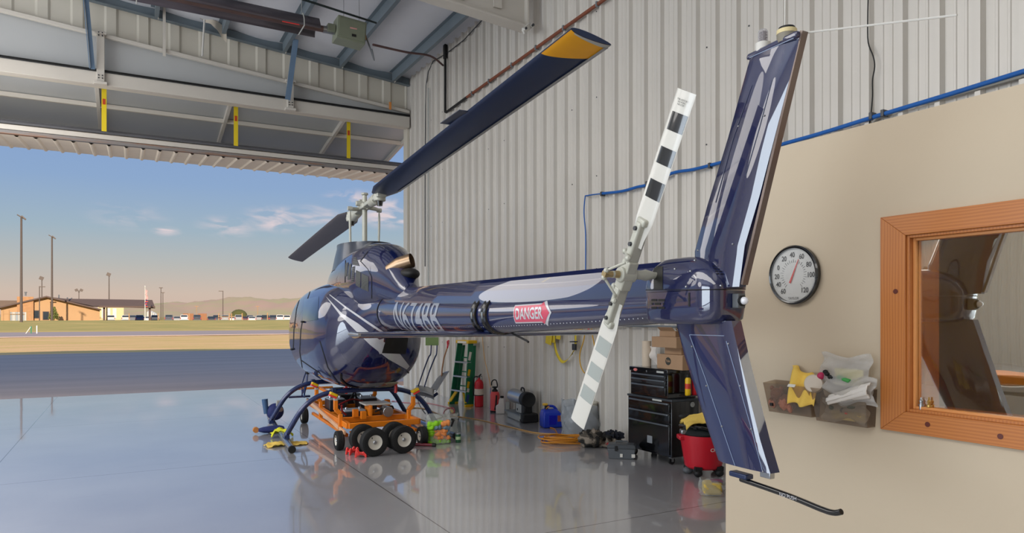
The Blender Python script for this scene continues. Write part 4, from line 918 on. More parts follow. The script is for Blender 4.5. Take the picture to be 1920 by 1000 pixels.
mb = MB(); mb.cyl(b1+Vector((.01, 0, .06)), b1+Vector((-.0, .0, 1.1)), .0035, n=6); obj('vertical_whip_antenna', mb, M_whitep, uf)
mb = MB(); mb.cyl((-7.24, -.03, 2.875), (-7.92, -.02, 2.69), .0042, n=6); obj('horizontal_whip_antenna', mb, M_whitep, uf)
# tail skid
mb = MB(); mb.tube(smoothpts([(-6.93, 0, .885), (-7.2, 0, .872), (-7.38, 0, .855), (-7.44, 0, .855), (-7.475, 0, .868)]), .0125, 12); tsk = obj('tail_skid', mb, M_blackg, heli)
mb = MB(); mb.box((-6.93, 0, .905), (.11, .05, .025)); obj('skid_bracket', mb, M_navyd, tsk, bevel=.006); mb = MB(); mb.box((-7.09, 0, .94), (.06, .03, .03)); obj('skid_stop', mb, M_steel, tsk, bevel=.003)
textobj('skid_lettering', 'NO PUSH', .022, lambda x, y: Vector((-7.17-x, .0128, .872+y-.008)), M_stripe, tsk, align='LEFT')
# --- tail rotor
hub = Vector((-6.45, .31, 1.865)); ax = Vector((-.46, 0, .80)).normalized(); chd = Vector((.80, 0, .46)).normalized(); yv = Vector((0, 1, 0))
trot = obj('tail_rotor_shaft', MB().cyl(hub+Vector((0, -.19, .0)), hub+Vector((0, .09, 0)), .018, n=14), M_grip, heli)
mb = MB(); mb.tube([hub+Vector((0, -.20, 0)), hub+Vector((0, -.12, 0)), hub+Vector((0, -.09, 0)), hub+Vector((0, -.02, 0))], [.012, .03, .024, .024], 16); obj('shaft_housing', mb, M_grip, trot)
mb = MB(); mb.box(hub, (.07, .06, .16), Matrix((chd, yv, ax)).transposed()); mb.cyl(hub-yv*.045, hub+yv*.045, .04, n=20); obj('hub_yoke', mb, M_grip, trot, bevel=.006)
mb = MB(); mb.box(hub-yv*.035+chd*.02, (.05, .012, .05)); obj('blue_decal_plate', mb, mat('teal decal', (60,140,160), .4), trot)
mb = MB(); mb.cyl(hub+yv*.05, hub+yv*.12, .02, .015, 14); mb.cyl(hub+yv*.12, hub+yv*.14, .02, n=6); obj('pitch_slider', mb, mat('bronze fitting', (170,150,110), .35, .6), trot)
for s_ in (-1, 1):
    A = ax*s_; tw = .16*s_
    ch_ = (chd*math.cos(.20)+yv*math.sin(.20)*1).normalized(); nn = A.cross(ch_).normalized()
    mb = MB(); R = []
    Lr = .93 if s_ > 0 else .955
    for i in range(22):
        rr = .16+(Lr-.16)*i/21; c = .118 if rr > .3 else .08+.038*max(0, min(1, (rr-.2)/.1)); th_ = .010
        o0 = hub+A*rr; q = []
        for k in range(16):
            an = 2*PI*k/16; q.append(o0+ch_*(c*.5*math.cos(an))+nn*(th_*math.sin(an)*(.5+.5*(math.cos(an*.5)**2 if True else 1))))
        R.append(q)
    mb.loft(R); bl = obj('tail_rotor_blade', mb, mat('white blade paint', (214,212,204), .3, 0, .03, 4, coat=.5), heli, sharp=50)
    if s_ < 0: bl['label'] = 'lower white tail rotor blade with bands painted grey for bright reflection'
    BB = bvh_of(bl)
    def q4(r0, r1, c0=-.49, c1=.34):
        out_ = []
        for rr, cc in ((r0, c0), (r1, c0), (r1, c1), (r0, c1)): out_.append(hub+A*rr+ch_*cc*.118)
        return out_
    fr = [(.415,.505),(.585,.665),(.745,.83)] if s_ > 0 else [(.385,.475),(.55,.635),(.70,.785)]
    for (r0, r1) in fr:
        for side in (1, -1):
            mb = MB(); nu = 10; rows = []
            for i in range(nu+1):
                cc = -.47+.80*i/nu; row = []
                for rr in (r0, r1):
                    an = math.acos(max(-1, min(1, cc*2))); off = .010*math.sin(an)*(.5+.5*math.cos(an*.5)**2)+.0012
                    if side < 0: off = .010*math.sin(an)*(.5+.5*math.cos((2*PI-an)*.5)**2)+.0012
                    row.append(mb.bm.verts.new(hub+A*rr+ch_*(cc*.118)+nn*off*side))
                rows.append(row)
            for i in range(nu): mb.bm.faces.new((rows[i][0], rows[i+1][0], rows[i+1][1], rows[i][1]))
            obj('band', mb, mat('black blade band', (34,38,44), .12, 0, .1, 4, coat=1) if s_ > 0 else mat('reflection grey blade band', (166,172,168), .2, 0, .05, 4), bl, recalc=False)  # lower blade's black bands take grey, a bright reflection painted in
    mb = MB(); mb.beam(hub+A*.07, hub+A*.29, .045, .07, up=yv); mb.box(hub+A*.29, (.07, .05, .04), Matrix((chd, yv, ax)).transposed()); g_ = obj('blade_grip', mb, M_grip, bl, bevel=.012, seg=3)
    for rr in (.17, .255):
        mb = MB(); mb.cyl(hub+A*rr-yv*.035, hub+A*rr+yv*.045, .012, n=6); obj('grip_bolt', mb, M_darksteel, bl)
    mb = MB(); mb.tube([hub+A*.1+chd*.07+yv*.0, hub+A*.12-chd*.06+yv*.07], .008, 8); mb.sph(hub+A*.1+chd*.07, .016, 8, 6); mb.sph(hub+A*.12-chd*.06+yv*.07, .016, 8, 6); obj('pitch_horn', mb, M_grip, bl)
    mb = MB(); mb.tube([hub+A*.09-chd*.05+yv*.07, hub+A*.02-chd*.0+yv*.13], .007, 8); mb.sph(hub+A*.02+yv*.13, .015, 8, 6); obj('pitch_link', mb, M_grip, bl)
# placard text near upper tip
A = ax; ch_ = (chd*math.cos(.20)+yv*math.sin(.20)).normalized(); nn = A.cross(ch_).normalized()
sgn = 1 if nn.y > 0 else -1
textobj('blade_placard', 'TAIL ROTOR\nNO PUSH\nNO STEP', .011, lambda x, y: hub+A*(.885-y*-1 if False else .885+y)-ch_*(x*1)+nn*sgn*.0115, M_blackm, heli)
# --- main rotor
hz = 3.16; slope = (3.44-2.85)/2/5.64
M_bladeu = mat('blade navy underside', (34,48,78), .32, .1, .12, 1.2); M_bladeg = mat('blade warm bounce tint', (96,92,96), .4, .1, .1, 1.2)  # forward blade: warm ground light painted into its colour
mastp = obj('rotor_mast', MB().cyl((0, 0, 2.45), (0, 0, 3.1), .034, n=18), M_grip, heli)
def bz(r): return hz+ (-slope)*r - .0008*r*r    # r>0 forward
for s_ in (1, -1):
    mb = MB(); R = []; pitch = .20 if s_ < 0 else .34
    for i in range(36):
        rr = .72+(5.64-.72)*i/35; c = .31 if rr > 1.0 else .2+.11*(rr-.72)/.28; x = s_*rr; z0 = bz(x)+ (0.06*0); q = []
        tp = pitch*(1-.2*rr/5.64)
        for k in range(20):
            an = 2*PI*k/20; cy = c*.5*math.cos(an); tz = .026*math.sin(an)*(.55+.45*(math.cos(an*.5)**2))
            q.append(Vector((x, (cy*math.cos(tp)-tz*math.sin(tp)), z0+cy*math.sin(tp)+tz)))
        R.append(q)
    mb.loft(R); bl = obj('main_rotor_blade', mb, M_bladeu if s_ < 0 else M_bladeg, heli, sharp=40)
    bl['label'] = 'navy main rotor blade with yellow tip over the tail' if s_ < 0 else 'main rotor blade pointing out the door, painted with warm ground light'
    if s_ < 0:
        BBm = bvh_of(bl)
        def under(x, cf_, off):
            tp = pitch*(1-.2*(-x)/5.64); an = -math.acos(max(-1, min(1, cf_*2))); cy = .31*cf_; tz = .026*math.sin(an)*(.55+.45*(math.cos(an*.5)**2))-off
            return Vector((x, cy*math.cos(tp)-tz*math.sin(tp), bz(x)+cy*math.sin(tp)+tz))
        mb = MB(); mb.grid(lambda u, v: under(-5.642+(.05+(.34-.16*v)*u if u else 0), .49-.93*v, .003), 8, 16); obj('yellow_tip_band', mb, mat('yellow tip paint', (236,166,24), .4), bl, recalc=False)
        mb = MB(); mb.grid(lambda u, v: under(-5.643+.04*u*(.3+v), .40-.9*v, .0045), 4, 12); obj('tip_cap', mb, M_ltgrey, bl, recalc=False)
        mb = MB(); mb.box((-3.75, .185, bz(-3.75)+.03), (.45, .09, .006)); obj('trim_tab', mb, M_bladeu, bl)
        mb = MB(); R = []
        for i in range(20):
            rr = 1.1+4.5*i/19; tp = pitch*(1-.2*rr/5.64); R.append([Vector((-rr, y_, z_)) for y_, z_ in ((-.156*math.cos(tp), bz(-rr)-.156*math.sin(tp)-.008), (-.156*math.cos(tp)-.004, bz(-rr)-.156*math.sin(tp)), (-.156*math.cos(tp), bz(-rr)-.156*math.sin(tp)+.008), (-.12*math.cos(tp), bz(-rr)-.12*math.sin(tp)-.0185))])
        mb.loft(R); obj('leading_edge_strip', mb, mat('polished erosion strip', (150,152,158), .3, .7), bl)
    mb = MB(); mb.beam((s_*.12, 0, bz(s_*.12)-.03), (s_*.85, 0, bz(s_*.85)-.03), .12, .05); mb.cyl((s_*.74, 0, bz(s_*.74)-.09), (s_*.74, 0, bz(s_*.74)+.05), .075, n=20); mb.cyl((s_*.35, 0, bz(s_*.35)-.03), (s_*.6, 0, bz(s_*.6)-.03), .06, .075, 16); gr = obj('blade_grip', mb, M_grip, bl, bevel=.01)
    mb = MB(); mb.cyl((s_*.74, 0, bz(s_*.74)-.15), (s_*.74, 0, bz(s_*.74)-.09), .035, .045, 14); obj('retention_nut', mb, M_blackg, gr)
mb = MB(); mb.box((0, 0, hz-.02), (.3, .13, .07)); mb.cyl((0, -.12, hz+.02), (0, .12, hz+.02), .035, n=14); mb.cyl((0, 0, hz), (0, 0, hz+.14), .035, .03, 14); mb.cyl((0, 0, hz+.14), (0, 0, hz+.17), .05, n=6); mb.box((.12, .0, hz+.07), (.06, .1, .05)); obj('rotor_hub', mb, M_grip, mastp, bevel=.008)
for s_ in (1, -1):
    mb = MB(); mb.tube([(s_*.12, 0, hz-.04), (s_*.06, s_*.14, hz-.05), (0, s_*.2, hz-.055)], [.03, .026, .022], 10); mb.cyl((0, s_*.2-.03, hz-.055), (0, s_*.2+.03, hz-.055), .03, n=10); obj('pitch_arm', mb, M_grip, mastp)
    mb = MB(); mb.tube([(0, s_*.2, hz-.07), (0, s_*.2, hz-.15), (0, s_*.2, 2.9), (0, s_*.19, 2.45)], [.008, .016, .016, .014], 10); obj('pitch_link', mb, M_grip, mastp)
# --- landing gear
M_tube = mat('navy skid tube', (28,46,92), .25, .2, .08, 4, coat=.5)
for s_ in (1, -1):
    mb = MB(); pts = [(-.66, s_*1.06, .05), (.5, s_*1.02, .05), (1.7, s_*.97, .05), (2.1, s_*.955, .07), (2.42, s_*.95, .17)]; mb.tube(smoothpts(pts, 5), .042, 16); sk = obj('skid_tube', mb, mat('steel blue skid', (112,124,146), .2, .7, .1, 4), heli)
    mb = MB(); mb.cyl((-.70, s_*1.06, .05), (-.655, s_*1.06, .05), .045, n=16); obj('end_cap', mb, M_blackm, sk)
    for xx in (-.02, 1.43):
        mb = MB(); mb.box((xx, s_*1.03, .1), (.14, .07, .05)); mb.cyl((xx-.05, s_*1.03, .12), (xx-.05, s_*1.03, .15), .012, n=6); mb.cyl((xx+.05, s_*1.03, .12), (xx+.05, s_*1.03, .15), .012, n=6); obj('saddle', mb, M_tube, sk, bevel=.006)
for xx, nm in ((-.02, 'rear'), (1.43, 'front')):
    pts = [(xx, 1.035, .10), (xx, .98, .20), (xx, .83, .44), (xx, .66, .58), (xx, .45, .645), (xx, .2, .66), (xx, -.2, .66), (xx, -.45, .645), (xx, -.66, .58), (xx, -.83, .44), (xx, -.98, .20), (xx, -1.035, .10)]
    mb = MB(); mb.tube(smoothpts(pts, 5), .034, 14); ctb = obj('cross_tube', mb, M_tube, heli)
    mb = MB(); 
    for yy in (.42, -.42): mb.box((xx, yy, .655), (.07, .06, .09))
    obj('tube_clamp', mb, M_navyd, ctb, bevel=.008)
mb = MB(); mb.box((.0, .25, .665), (.03, .03, .1)); mb.box((.0, .245, .69), (.03, .09, .015)); obj('red_fuel_drain', mb, M_redbright, heli)
mb = MB(); mb.cyl((-.05, -.42, .60), (-.05, -.42, .76), .022, n=10); obj('red_pin', mb, M_redbright, heli)
mb = MB(); mb.box((-.25, -.12, .735), (.35, .45, .015), Euler((0, .25, 0)).to_matrix()); obj('belly_panel', mb, mat('primer green panel', (150,152,132), .5), heli, bevel=.004)
BF = BVH_F
patch('baggage_louvre', [(724,634),(765,634),(760,664),(716,662)], BF, M_blackm, cabin, off=.006)
patch('silver_corner_stripe', [(700,640),(720,634),(716,662),(712,664)], BF, M_stripe, cabin, off=.005)
strip('baggage_net_cable', [(640,700),(640,712),(650,722),(672,728)], 3, BF, M_blackm, cabin, off=.01)
strip('power_cable', [(728,731),(750,729),(765,716),(770,702),(763,697)], 3, BF, M_blackm, cabin, off=.012)
# antenna and step under the nose
mb = MB(); mb.tube([(1.9, .42, .74), (1.86, .44, .60), (1.72, .50, .45), (1.6, .52, .42)], .014, 8); mb.tube([(2.05, .42, .76), (1.95, .5, .58), (1.8, .52, .43)], .012, 8); mb.beam((1.72, .42, .42), (1.72, .74, .42), .12, .03); mb.beam((1.9, .43, .6), (1.78, .52, .46), .02, .02); obj('boarding_step', mb, M_tube, heli)
mb = MB(); mb.box((2.02, .40, .76), (.12, .05, .05)); obj('step_mount', mb, M_blackm, heli, bevel=.01)
# ================================================================== THINGS IN THE HANGAR
def rotY(v, rz): c, s = math.cos(rz), math.sin(rz); return Vector((v[0]*c-v[1]*s, v[0]*s+v[1]*c, v[2]))
CA = PI/2-HA                                     # same heading as the helicopter
# --- orange dolly under the belly
dl = T('helicopter_dolly', 'orange steel towing dolly with batteries under the helicopter belly', 'dolly', HP, CA)
M_or2 = M_orange
x0, x1, yl, yr = -.78, 1.75, .40, -.50
for y in (yl, yr):
    mb = MB(); mb.beam((x0, y, .30), (x1, y, .30), .06, .07); mb.beam((x0+.1, y+.0, .17), (x1-.2, y, .17), .04, .04); obj('side_rail', mb, M_or2, dl, bevel=.005)
    mb = MB(); mb.beam((x0, y+.05*(1 if y > 0 else -1), .22), (x1, y+.05*(1 if y > 0 else -1), .36), .03, .05); obj('drawbar_rail', mb, mat('pale orange steel', (224,178,140), .4), dl, bevel=.004)
for x in (x0, -.25, .35, 1.1, x1):
    mb = MB(); mb.beam((x, yr, .30), (x, yl, .30), .05, .07); obj('cross_member', mb, M_or2, dl, bevel=.005)
for z in (.10, .14, .18, .22): 
    mb = MB(); mb.beam((x0, yl-.02, z), (x0, yl-.22, z), .1, .02); obj('step_plate', mb, M_or2, dl)
for (x, y, lean) in ((-.5, .44, 1), (-.5, -.46, -1), (.95, .40, 1), (.95, -.34, -1)):
    mb = MB(); mb.beam((x, y, .15), (x, y, .42), .05, .055); mb.beam((x, y, .42), (x, y+.06*lean, .48), .05, .055); mb.beam((x, y+.06*lean, .47), (x, y+.06*lean, .60), .05, .055); po = obj('support_post', mb, M_or2, dl, bevel=.006)
    mb = MB(); mb.box((x, y+.06*lean, .615), (.06, .05, .05)); obj('post_head', mb, M_ltgrey, po, bevel=.006)
    R_ = Euler((.45*lean, 0, 0)).to_matrix(); c = Vector((x, y+.09*lean, .66))
    mb = MB(); mb.box(c+R_ @ Vector((0, 0, .012)), (.09, .10, .035), R_); obj('yellow_pad', mb, M_yellow, po, bevel=.008)
    mb = MB(); mb.box(c+R_ @ Vector((0, 0, -.018)), (.085, .095, .022), R_); obj('red_pad', mb, M_redbright, po, bevel=.004)
mb = MB(); mb.box((.6, 0, .25), (1.6, .7, .02)); obj('deck_pan', mb, M_blackm, dl)
M_batt = mat('black battery case', (30,32,40), .4); M_battt = mat('grey battery top', (150,160,172), .4)
for (x, y, l, w, h) in ((.75, .24, .34, .22, .2), (1.3, -.05, .3, .4, .2), (.0, .16, .28, .3, .12), (.7, -.2, .3, .25, .2)):
    mb = MB(); mb.box((x, y, .27+h/2), (l, w, h)); bt = obj('battery', mb, M_batt, dl, bevel=.01)
    mb = MB(); mb.box((x, y, .275+h), (l*.94, w*.94, .02)); obj('battery_lid', mb, M_battt, bt, bevel=.004)
    for s_ in (-1, 1):
        mb = MB(); mb.cyl((x, y+s_*w*.3, .28+h), (x, y+s_*w*.3, .31+h), .02, n=10); obj('terminal', mb, M_steel, bt)
mb = MB(); mb.box((-.02, -.14, .47), (.34, .36, .02)); obj('white_cover_plate', mb, mat('light cover plate', (206,200,190), .4), dl, bevel=.004)
mb = MB(); mb.box((-.12, -.02, .40), (.3, .03, .14)); mb.box((-.3, .2, .39), (.07, .07, .1)); mb.box((-.4, .12, .37), (.07, .07, .1)); mb.box((1.1, .18, .50), (.06, .1, .14)); mb.box((.5, -.46, .40), (.1, .06, .1)); obj('control_box', mb, M_or2, dl, bevel=.004)
for (x, y, r) in ((-.28, -.22, .07), (1.2, -.2, .08), (.9, .1, .06)):
    mb = MB(); mb.cyl((x-.1, y, .39), (x+.1, y, .39), r, n=16); mb.cyl((x+.1, y, .39), (x+.14, y, .39), r*.6, n=12); obj('drive_motor', mb, M_steel, dl, bevel=.006)
for (pts, m_) in (([(.5, .1, .45), (.55, .0, .58), (.7, -.05, .5), (.75, -.1, .4)], M_black), ([(-.3, .38, .5), (-.25, .36, .42), (-.2, .3, .36)], mat('dark red cable', (140,30,34), .5)), ([(.2, .3, .45), (.3, .1, .5), (.5, -.1, .44)], mat('dark red cable', (140,30,34), .5)), ([(-.35, -.05, .4), (-.2, -.3, .44), (0, -.4, .38)], M_black)):
    mb = MB(); mb.tube(smoothpts(pts, 5), .012, 8); obj('battery_cable', mb, m_, dl)
mb = MB(); mb.box((1.25, .1, .52), (.04, .22, .12)); obj('gauge_panel', mb, M_grey, dl, bevel=.01)
M_hub = mat('cream wheel rim', (204,198,186), .45)
def tyre(c, axis, R, w, par, name='tyre', rim=.52):
    c = Vector(c); mb = MB(); pr = [(R*rim, -w*.42), (R*.80, -w*.5), (R*.94, -w*.42), (R*.985, -w*.3)]
    for g_ in (-.18, 0, .18): pr += [(R, w*(g_-.07)), (R*.965, w*(g_-.02)), (R*.965, w*(g_+.02)), (R, w*(g_+.07))]
    pr += [(R*.985, w*.3), (R*.94, w*.42), (R*.80, w*.5), (R*rim, w*.42)]
    mb.lathe(pr, c, axis, 40, caps=False); ty = obj(name, mb, M_black, par, sharp=40)
    mb = MB(); mb.lathe([(.01, -w*.28), (R*.3, -w*.28), (R*.46, -w*.36), (R*rim, -w*.42), (R*rim*1.02, -w*.40), (R*rim*1.02, w*.40), (R*rim, w*.42), (R*.46, w*.36), (R*.3, w*.28), (.01, w*.28)], c, axis, 32); rm = obj('rim', mb, M_hub, ty, sharp=40)
    for s_ in (-1, 1):
        mb = MB(); a_ = Vector(axis).normalized()*s_; mb.lathe([(R*.14, w*.2), (R*.14, w*.36), (R*.09, w*.42), (.003, w*.42)], c, a_, 16); obj('hub_cap', mb, M_steel, rm)
        u_ = Vector((0, 0, 1)); sd_ = a_.cross(u_).normalized(); mb = MB(); mb.cyl(c+a_*w*.33+sd_*R*.2+u_*R*.28, c+a_*w*.45+sd_*R*.25+u_*R*.36, .006, n=6); obj('valve', mb, M_blackm, rm)
    return ty
for (x, y) in ((-1.26, .215), (-1.23, -.15), (-.92, .26), (-.90, -.14)):
    tyre((x, y, .167), (1, .08, 0), .167, .12, dl)
mb = MB(); mb.cyl((-1.26, .215, .167), (-.80, .26, .167), .018, n=10); mb.cyl((-1.23, -.15, .167), (-.80, -.14, .167), .018, n=10); obj('axle', mb, M_darksteel, dl)
for (x, y) in ((-.70, .50), (-.84, -.53), (1.72, .50), (1.7, -.56)):
    tyre((x, y, .12), (0, 1, 0), .12, .10, dl)
mb = MB(); mb.beam((1.75, -.05, .36), (2.55, .12, .46), .04, .04); mb.cyl((2.5, -.1, .46), (2.5, .5, .46), .02, n=8); obj('tow_bar', mb, M_or2, dl)
# wheel chocks
for i, (px, py, rz_, lab) in enumerate(((661, 852, .3, 'coral red plastic wheel chock left of the pair by the dolly tyre'), (677, 857, -.4, 'coral red plastic wheel chock half behind the dolly tyre'))):
    p = flr(px, py); c = T('wheel_chock', lab, 'wheel chock', p, rz_, 'red wheel chocks')
    pr = [(-.07, 0), (-.05, 0), (-.04, .02), (-.0, .03), (.04, .02), (.05, 0), (.07, 0), (.065, .05), (.06, .075), (.045, .085), (.03, .07), (.02, .05), (-.02, .05), (-.03, .07), (-.045, .085), (-.06, .075), (-.065, .05)]
    for yy in (-.045, .03): 
        mb = MB(); mb.prism([(a, yy, b_) for a, b_ in pr], (0, .02, 0)); obj('chock_side', mb, M_redbright, c, bevel=.004)
    mb = MB(); mb.box((0, 0, .04), (.1, .09, .015)); obj('chock_web', mb, M_redbright, c)
# black red bar on floor by bag
p = flr(811, 838); q = flr(793, 827)
mb = MB(); mb.cyl((0, 0, .02), (-.22, .20, .02), .02, n=12); bar_ = put('pry_handle', mb, mat('dark red grip', (110,26,40), .4), 'dark red and black handled bar lying beside the right dolly wheel', 'handle', p)
mb = MB(); mb.cyl((.03, -.028, .02), (0, 0, .02), .025, n=12); obj('black_end', mb, M_blackm, bar_)
# --- blue covers and yellow cloths at the left skid
def cloth(name, cx, cy, w, d, h, seed, m_, label, cat_, group=None, rz=0, zfn=None, amp=.02):
    rnd = random.Random(seed); ph = [rnd.uniform(0, 6) for _ in range(8)]
    def f(u, v):
        x = (u-.5)*w*(1+.12*math.sin(v*5+ph[0])); y = (v-.5)*d*(1+.12*math.sin(u*6+ph[1]))
        z = h(u, v) + amp*(math.sin(u*11+ph[2]+v*4)*math.sin(v*9+ph[3])+.5*math.sin(u*23+v*17+ph[4]))
        return Vector((x, y, max(z, .006)))
    mb = MB(); mb.grid(f, 26, 26); o = put(name, mb, m_, label, cat_, (cx, cy, 0), rz, group, recalc=False, solid=.004); return o
p = flr(520, 836); cloth('yellow_cloth', p.x, p.y, .30, .22, lambda u, v: .012+.02*(1-abs(u-.5)*2), 1, M_yelcloth, 'yellow cloth on the floor left of the left skid end', 'cloth', 'yellow cloths at the skid', .3, amp=.012)
p = flr(557, 833); cloth('yellow_cloth', p.x, p.y, .24, .26, lambda u, v: .012, 2, M_yelcloth, 'yellow cloth on the floor right of the left skid end', 'cloth', 'yellow cloths at the skid', -.2, amp=.006)
p = flr(527, 806, .1); 
lm = mat('lime yellow cloth', (206,204,40), .9, 0, .05, 20, bump=.3)
cloth('lime_cloth', p.x, p.y, .26, .20, lambda u, v: .10-.25*(u-.5)**2, 3, lm, 'lime yellow cloth draped over the left skid tube', 'cloth', None, 0, amp=.025)
p = flr(516, 797); wc = T('blue_cover', 'dark blue padded strap cover standing on the left skid tube', 'padded cover', p, .2, 'blue covers at the left skid')
M_bluefab = mat('navy ballistic nylon', (28,40,98), .7, 0, .15, 30, bump=.3)
mb = MB(); mb.sph((0, 0, .20), (.13, .10, .13), 20, 12); obj('cover_body', mb, M_bluefab, wc)
mb = MB(); mb.box((.03, -.07, .33), (.09, .03, .10)); obj('buckle', mb, M_ltgrey, wc, bevel=.015); mb = MB(); mb.lathe([(.035, -.01), (.035, .01), (.01, .012)], (.04, -.11, .24), (0, -1, 0), 14); obj('grommet', mb, M_steel, wc)
mb = MB(); mb.cyl((-.13, .02, .18), (-.15, .03, .40), .035, .045, 14); obj('blue_tube_end', mb, mat('steel blue tube', (60,92,130), .4), wc)
p = flr(507, 812); wc = T('blue_cover', 'dark blue padded strap cover lying left of the left skid tube', 'padded cover', p, 0, 'blue covers at the left skid')
mb = MB(); mb.loft([[Vector((x, .11*math.sin(k*PI/8)-.05 if False else -.05+.1*math.cos(2*PI*k/16), .055+.05*math.sin(2*PI*k/16)*s_)) for k in range(16)] for x, s_ in ((-.17, .35), (-.1, .8), (.02, 1.05), (.12, 1), (.17, .7))]); obj('cover_body', mb, M_bluefab, wc)
mb = MB(); mb.lathe([(.04, -.03), (.04, .03)], (-.2, -.02, .06), (0, 1, 0), 16); obj('orange_band', mb, mat('tan orange webbing', (196,130,70), .8), wc)
# right skid cloth
p = flr(748, 782); cloth('yellow_cloth', p.x, p.y, .5, .25, lambda u, v: .012, 5, mat('olive yellow pad', (176,166,60), .9, bump=.3), 'olive yellow pad on the floor by the right skid', 'pad', None, .6, amp=.004)
# --- bag of orange rags, clear bag, can
p = flr(822, 832); bg_ = T('rag_bag', 'clear plastic bag stuffed with orange and green rags beside the dolly tyre', 'bag', p, -.15)
rag = [(mat('orange rag', (240,150,84), .9, bump=.4), 15), (mat('grey blue rag', (110,134,150), .9, bump=.4), 6), (mat('lime rag', (140,206,40), .9, bump=.4), 6)]
rnd = random.Random(4)
for iz in range(6):
    for ix in range(5):
        x = -.10+.05*ix+rnd.uniform(-.01, .01); z = .035+.044*iz+rnd.uniform(-.008, .008)
        m_ = rag[2][0] if (iz == 0 or ix == 0 or (iz == 5 and ix < 3)) else (rag[1][0] if (iz >= 4 and ix in (1, 2)) or (ix == 4 and iz in (2, 4)) else rag[0][0])
        mb = MB(); mb.sph((x, rnd.uniform(-.03, .0), z), (rnd.uniform(.046, .062), .05, rnd.uniform(.03, .042)), 14, 9); ph = rnd.uniform(0, 6)
        for v in mb.bm.verts: v.co += Vector((math.sin(v.co.z*90+ph), math.sin(v.co.x*80+ph), math.sin(v.co.x*70+v.co.y*60+ph)))*.007
        for v in mb.bm.verts: v.co.z = max(v.co.z, .006)
        obj('crumpled_rag', mb, m_, bg_, sharp=60)
M_bag = film('clear poly bag', (236,238,236), .22, .12)
def bagmesh(w, d, h, seed, n=20, top=.8):
    rnd = random.Random(seed); ph = [rnd.uniform(0, 6) for _ in range(6)]; R = []
    for j in range(13):
        v = j/12; k_ = 1+.07*math.sin(v*9+ph[0]); fl = d*(1-v*top); R.append([Vector((w*k_*math.copysign(abs(math.cos(a))**.6, math.cos(a))+.012*math.sin(a*5+v*14+ph[1]), fl*math.sin(a)+.01*math.sin(a*7+v*11+ph[2]), h*v+.012*math.sin(a*3+ph[3])*v+.004)) for a in [2*PI*i/n for i in range(n)]])
    mb = MB(); mb.loft(R, caps=False); return mb
obj('bag_film', bagmesh(.15, .085, .38, 1), M_bag, bg_)
p = flr(845, 821); b2 = T('clear_bag', 'empty clear plastic bag with black clip behind the rag bag', 'bag', p, 0)
obj('bag_film', bagmesh(.10, .04, .32, 2), M_bag, b2); mb = MB(); mb.beam((-.02, -.06, .16), (.02, -.06, .26), .03, .02); mb.beam((.0, -.06, .26), (-.07, -.06, .25), .02, .02); obj('black_clip', mb, M_blackm, b2, bevel=.004)
p = flr(859, 830); cn = T('green_can', 'small green and white can right of the rag bag', 'can', p)
mb = MB(); mb.lathe([(.034, 0), (.036, .004), (.036, .115), (.034, .12)], n=24); obj('can_body', mb, mat('dark green can', (24,82,50), .35), cn)
mb = MB(); mb.lathe([(.0365, .04), (.0365, .08)], n=24, caps=False); obj('label_band', mb, mat('pale green label', (170,196,150), .5, 0, .5, 60), cn); mb = MB(); mb.lathe([(.037, .112), (.037, .122), (.03, .124)], n=24); obj('can_lid', mb, M_steel, cn)
p = flr(853, 789); mb = MB(); mb.box((0, 0, .02), (.12, .05, .04)); mb.tube([(-.06, 0, .02), (-.12, -.03, .015)], .01, 6); put('black_connector', mb, M_blackm, 'small black cord connector on the floor right of the clear bag', 'connector', p, .3, bevel=.006)
# --- ladder against the wall
p = flr(880, 757); ld = T('step_ladder', 'green fibreglass step ladder with yellow top folded against the ribbed wall', 'ladder', Vector((5.34, 11.85, 0)), -1.42)
# local: x right in view, y towards wall, built leaning
def lad(x, s, z): return Vector((x, s, z))
hL = 1.16; lean = .13; 
for s_ in (-1, 1):
    mb = MB(); mb.prism([(s_*.27, 0, 0), (s_*.27, .11, 0), (s_*.19, .11+lean, hL), (s_*.19, lean, hL)], (-s_*.022, 0, 0)); obj('front_rail', mb, M_green, ld, bevel=.003)
    mb = MB(); mb.prism([(s_*.25, .115, 0), (s_*.25, .19, 0), (s_*.17, .17+lean, hL-.05), (s_*.17, .115+lean, hL-.05)], (s_*.02, 0, 0)); obj('rear_rail', mb, M_green, ld)
    mb = MB(); mb.box((s_*.28, .05, .02), (.05, .12, .05)); mb.box((s_*.255, .15, .02), (.04, .07, .04)); obj('rubber_foot', mb, M_yellow, ld, bevel=.006)
    mb = MB(); mb.beam((s_*.26, .02, .06), (s_*.1, .07, .27), .03, .05); obj('corner_brace', mb, M_yellow, ld)
for i in range(4):
    z = .27+i*.265; 
    if i == 3: continue
    w = .27-.08*z/hL; mb = MB(); mb.box((0, .04+lean*z/hL, z), (2*w, .085, .03)); obj('step', mb, M_steel, ld, bevel=.003)
for i in range(3):
    z = .35+i*.265; mb = MB(); mb.beam((-.17, .15+lean*z/hL, z), (.17, .15+lean*z/hL, z), .03, .02); obj('rear_spreader', mb, M_green, ld)
mb = MB(); mb.box((0, .06+lean+.02, hL+.02), (.43, .2, .06)); tp_ = obj('top_cap', mb, M_yellow, ld, bevel=.01); mb = MB(); mb.box((0, lean-.018, hL+.015), (.3, .006, .04)); obj('white_top_label', mb, M_paper, tp_)
for z, m_, h_ in ((.92, M_paper, .16), (.4, M_yellow, .12), (.3, M_paper, .07), (.15, mat('blue oval label', (40,70,130), .5), .15), (.62, M_yellow, .12)):
    mb = MB(); x = .272-.08*z/hL; mb.box((x+.002, .045+lean*z/hL, z), (.003, .05, h_), Euler((-.25, -.07, 0)).to_matrix()); obj('rail_label', mb, m_, ld)
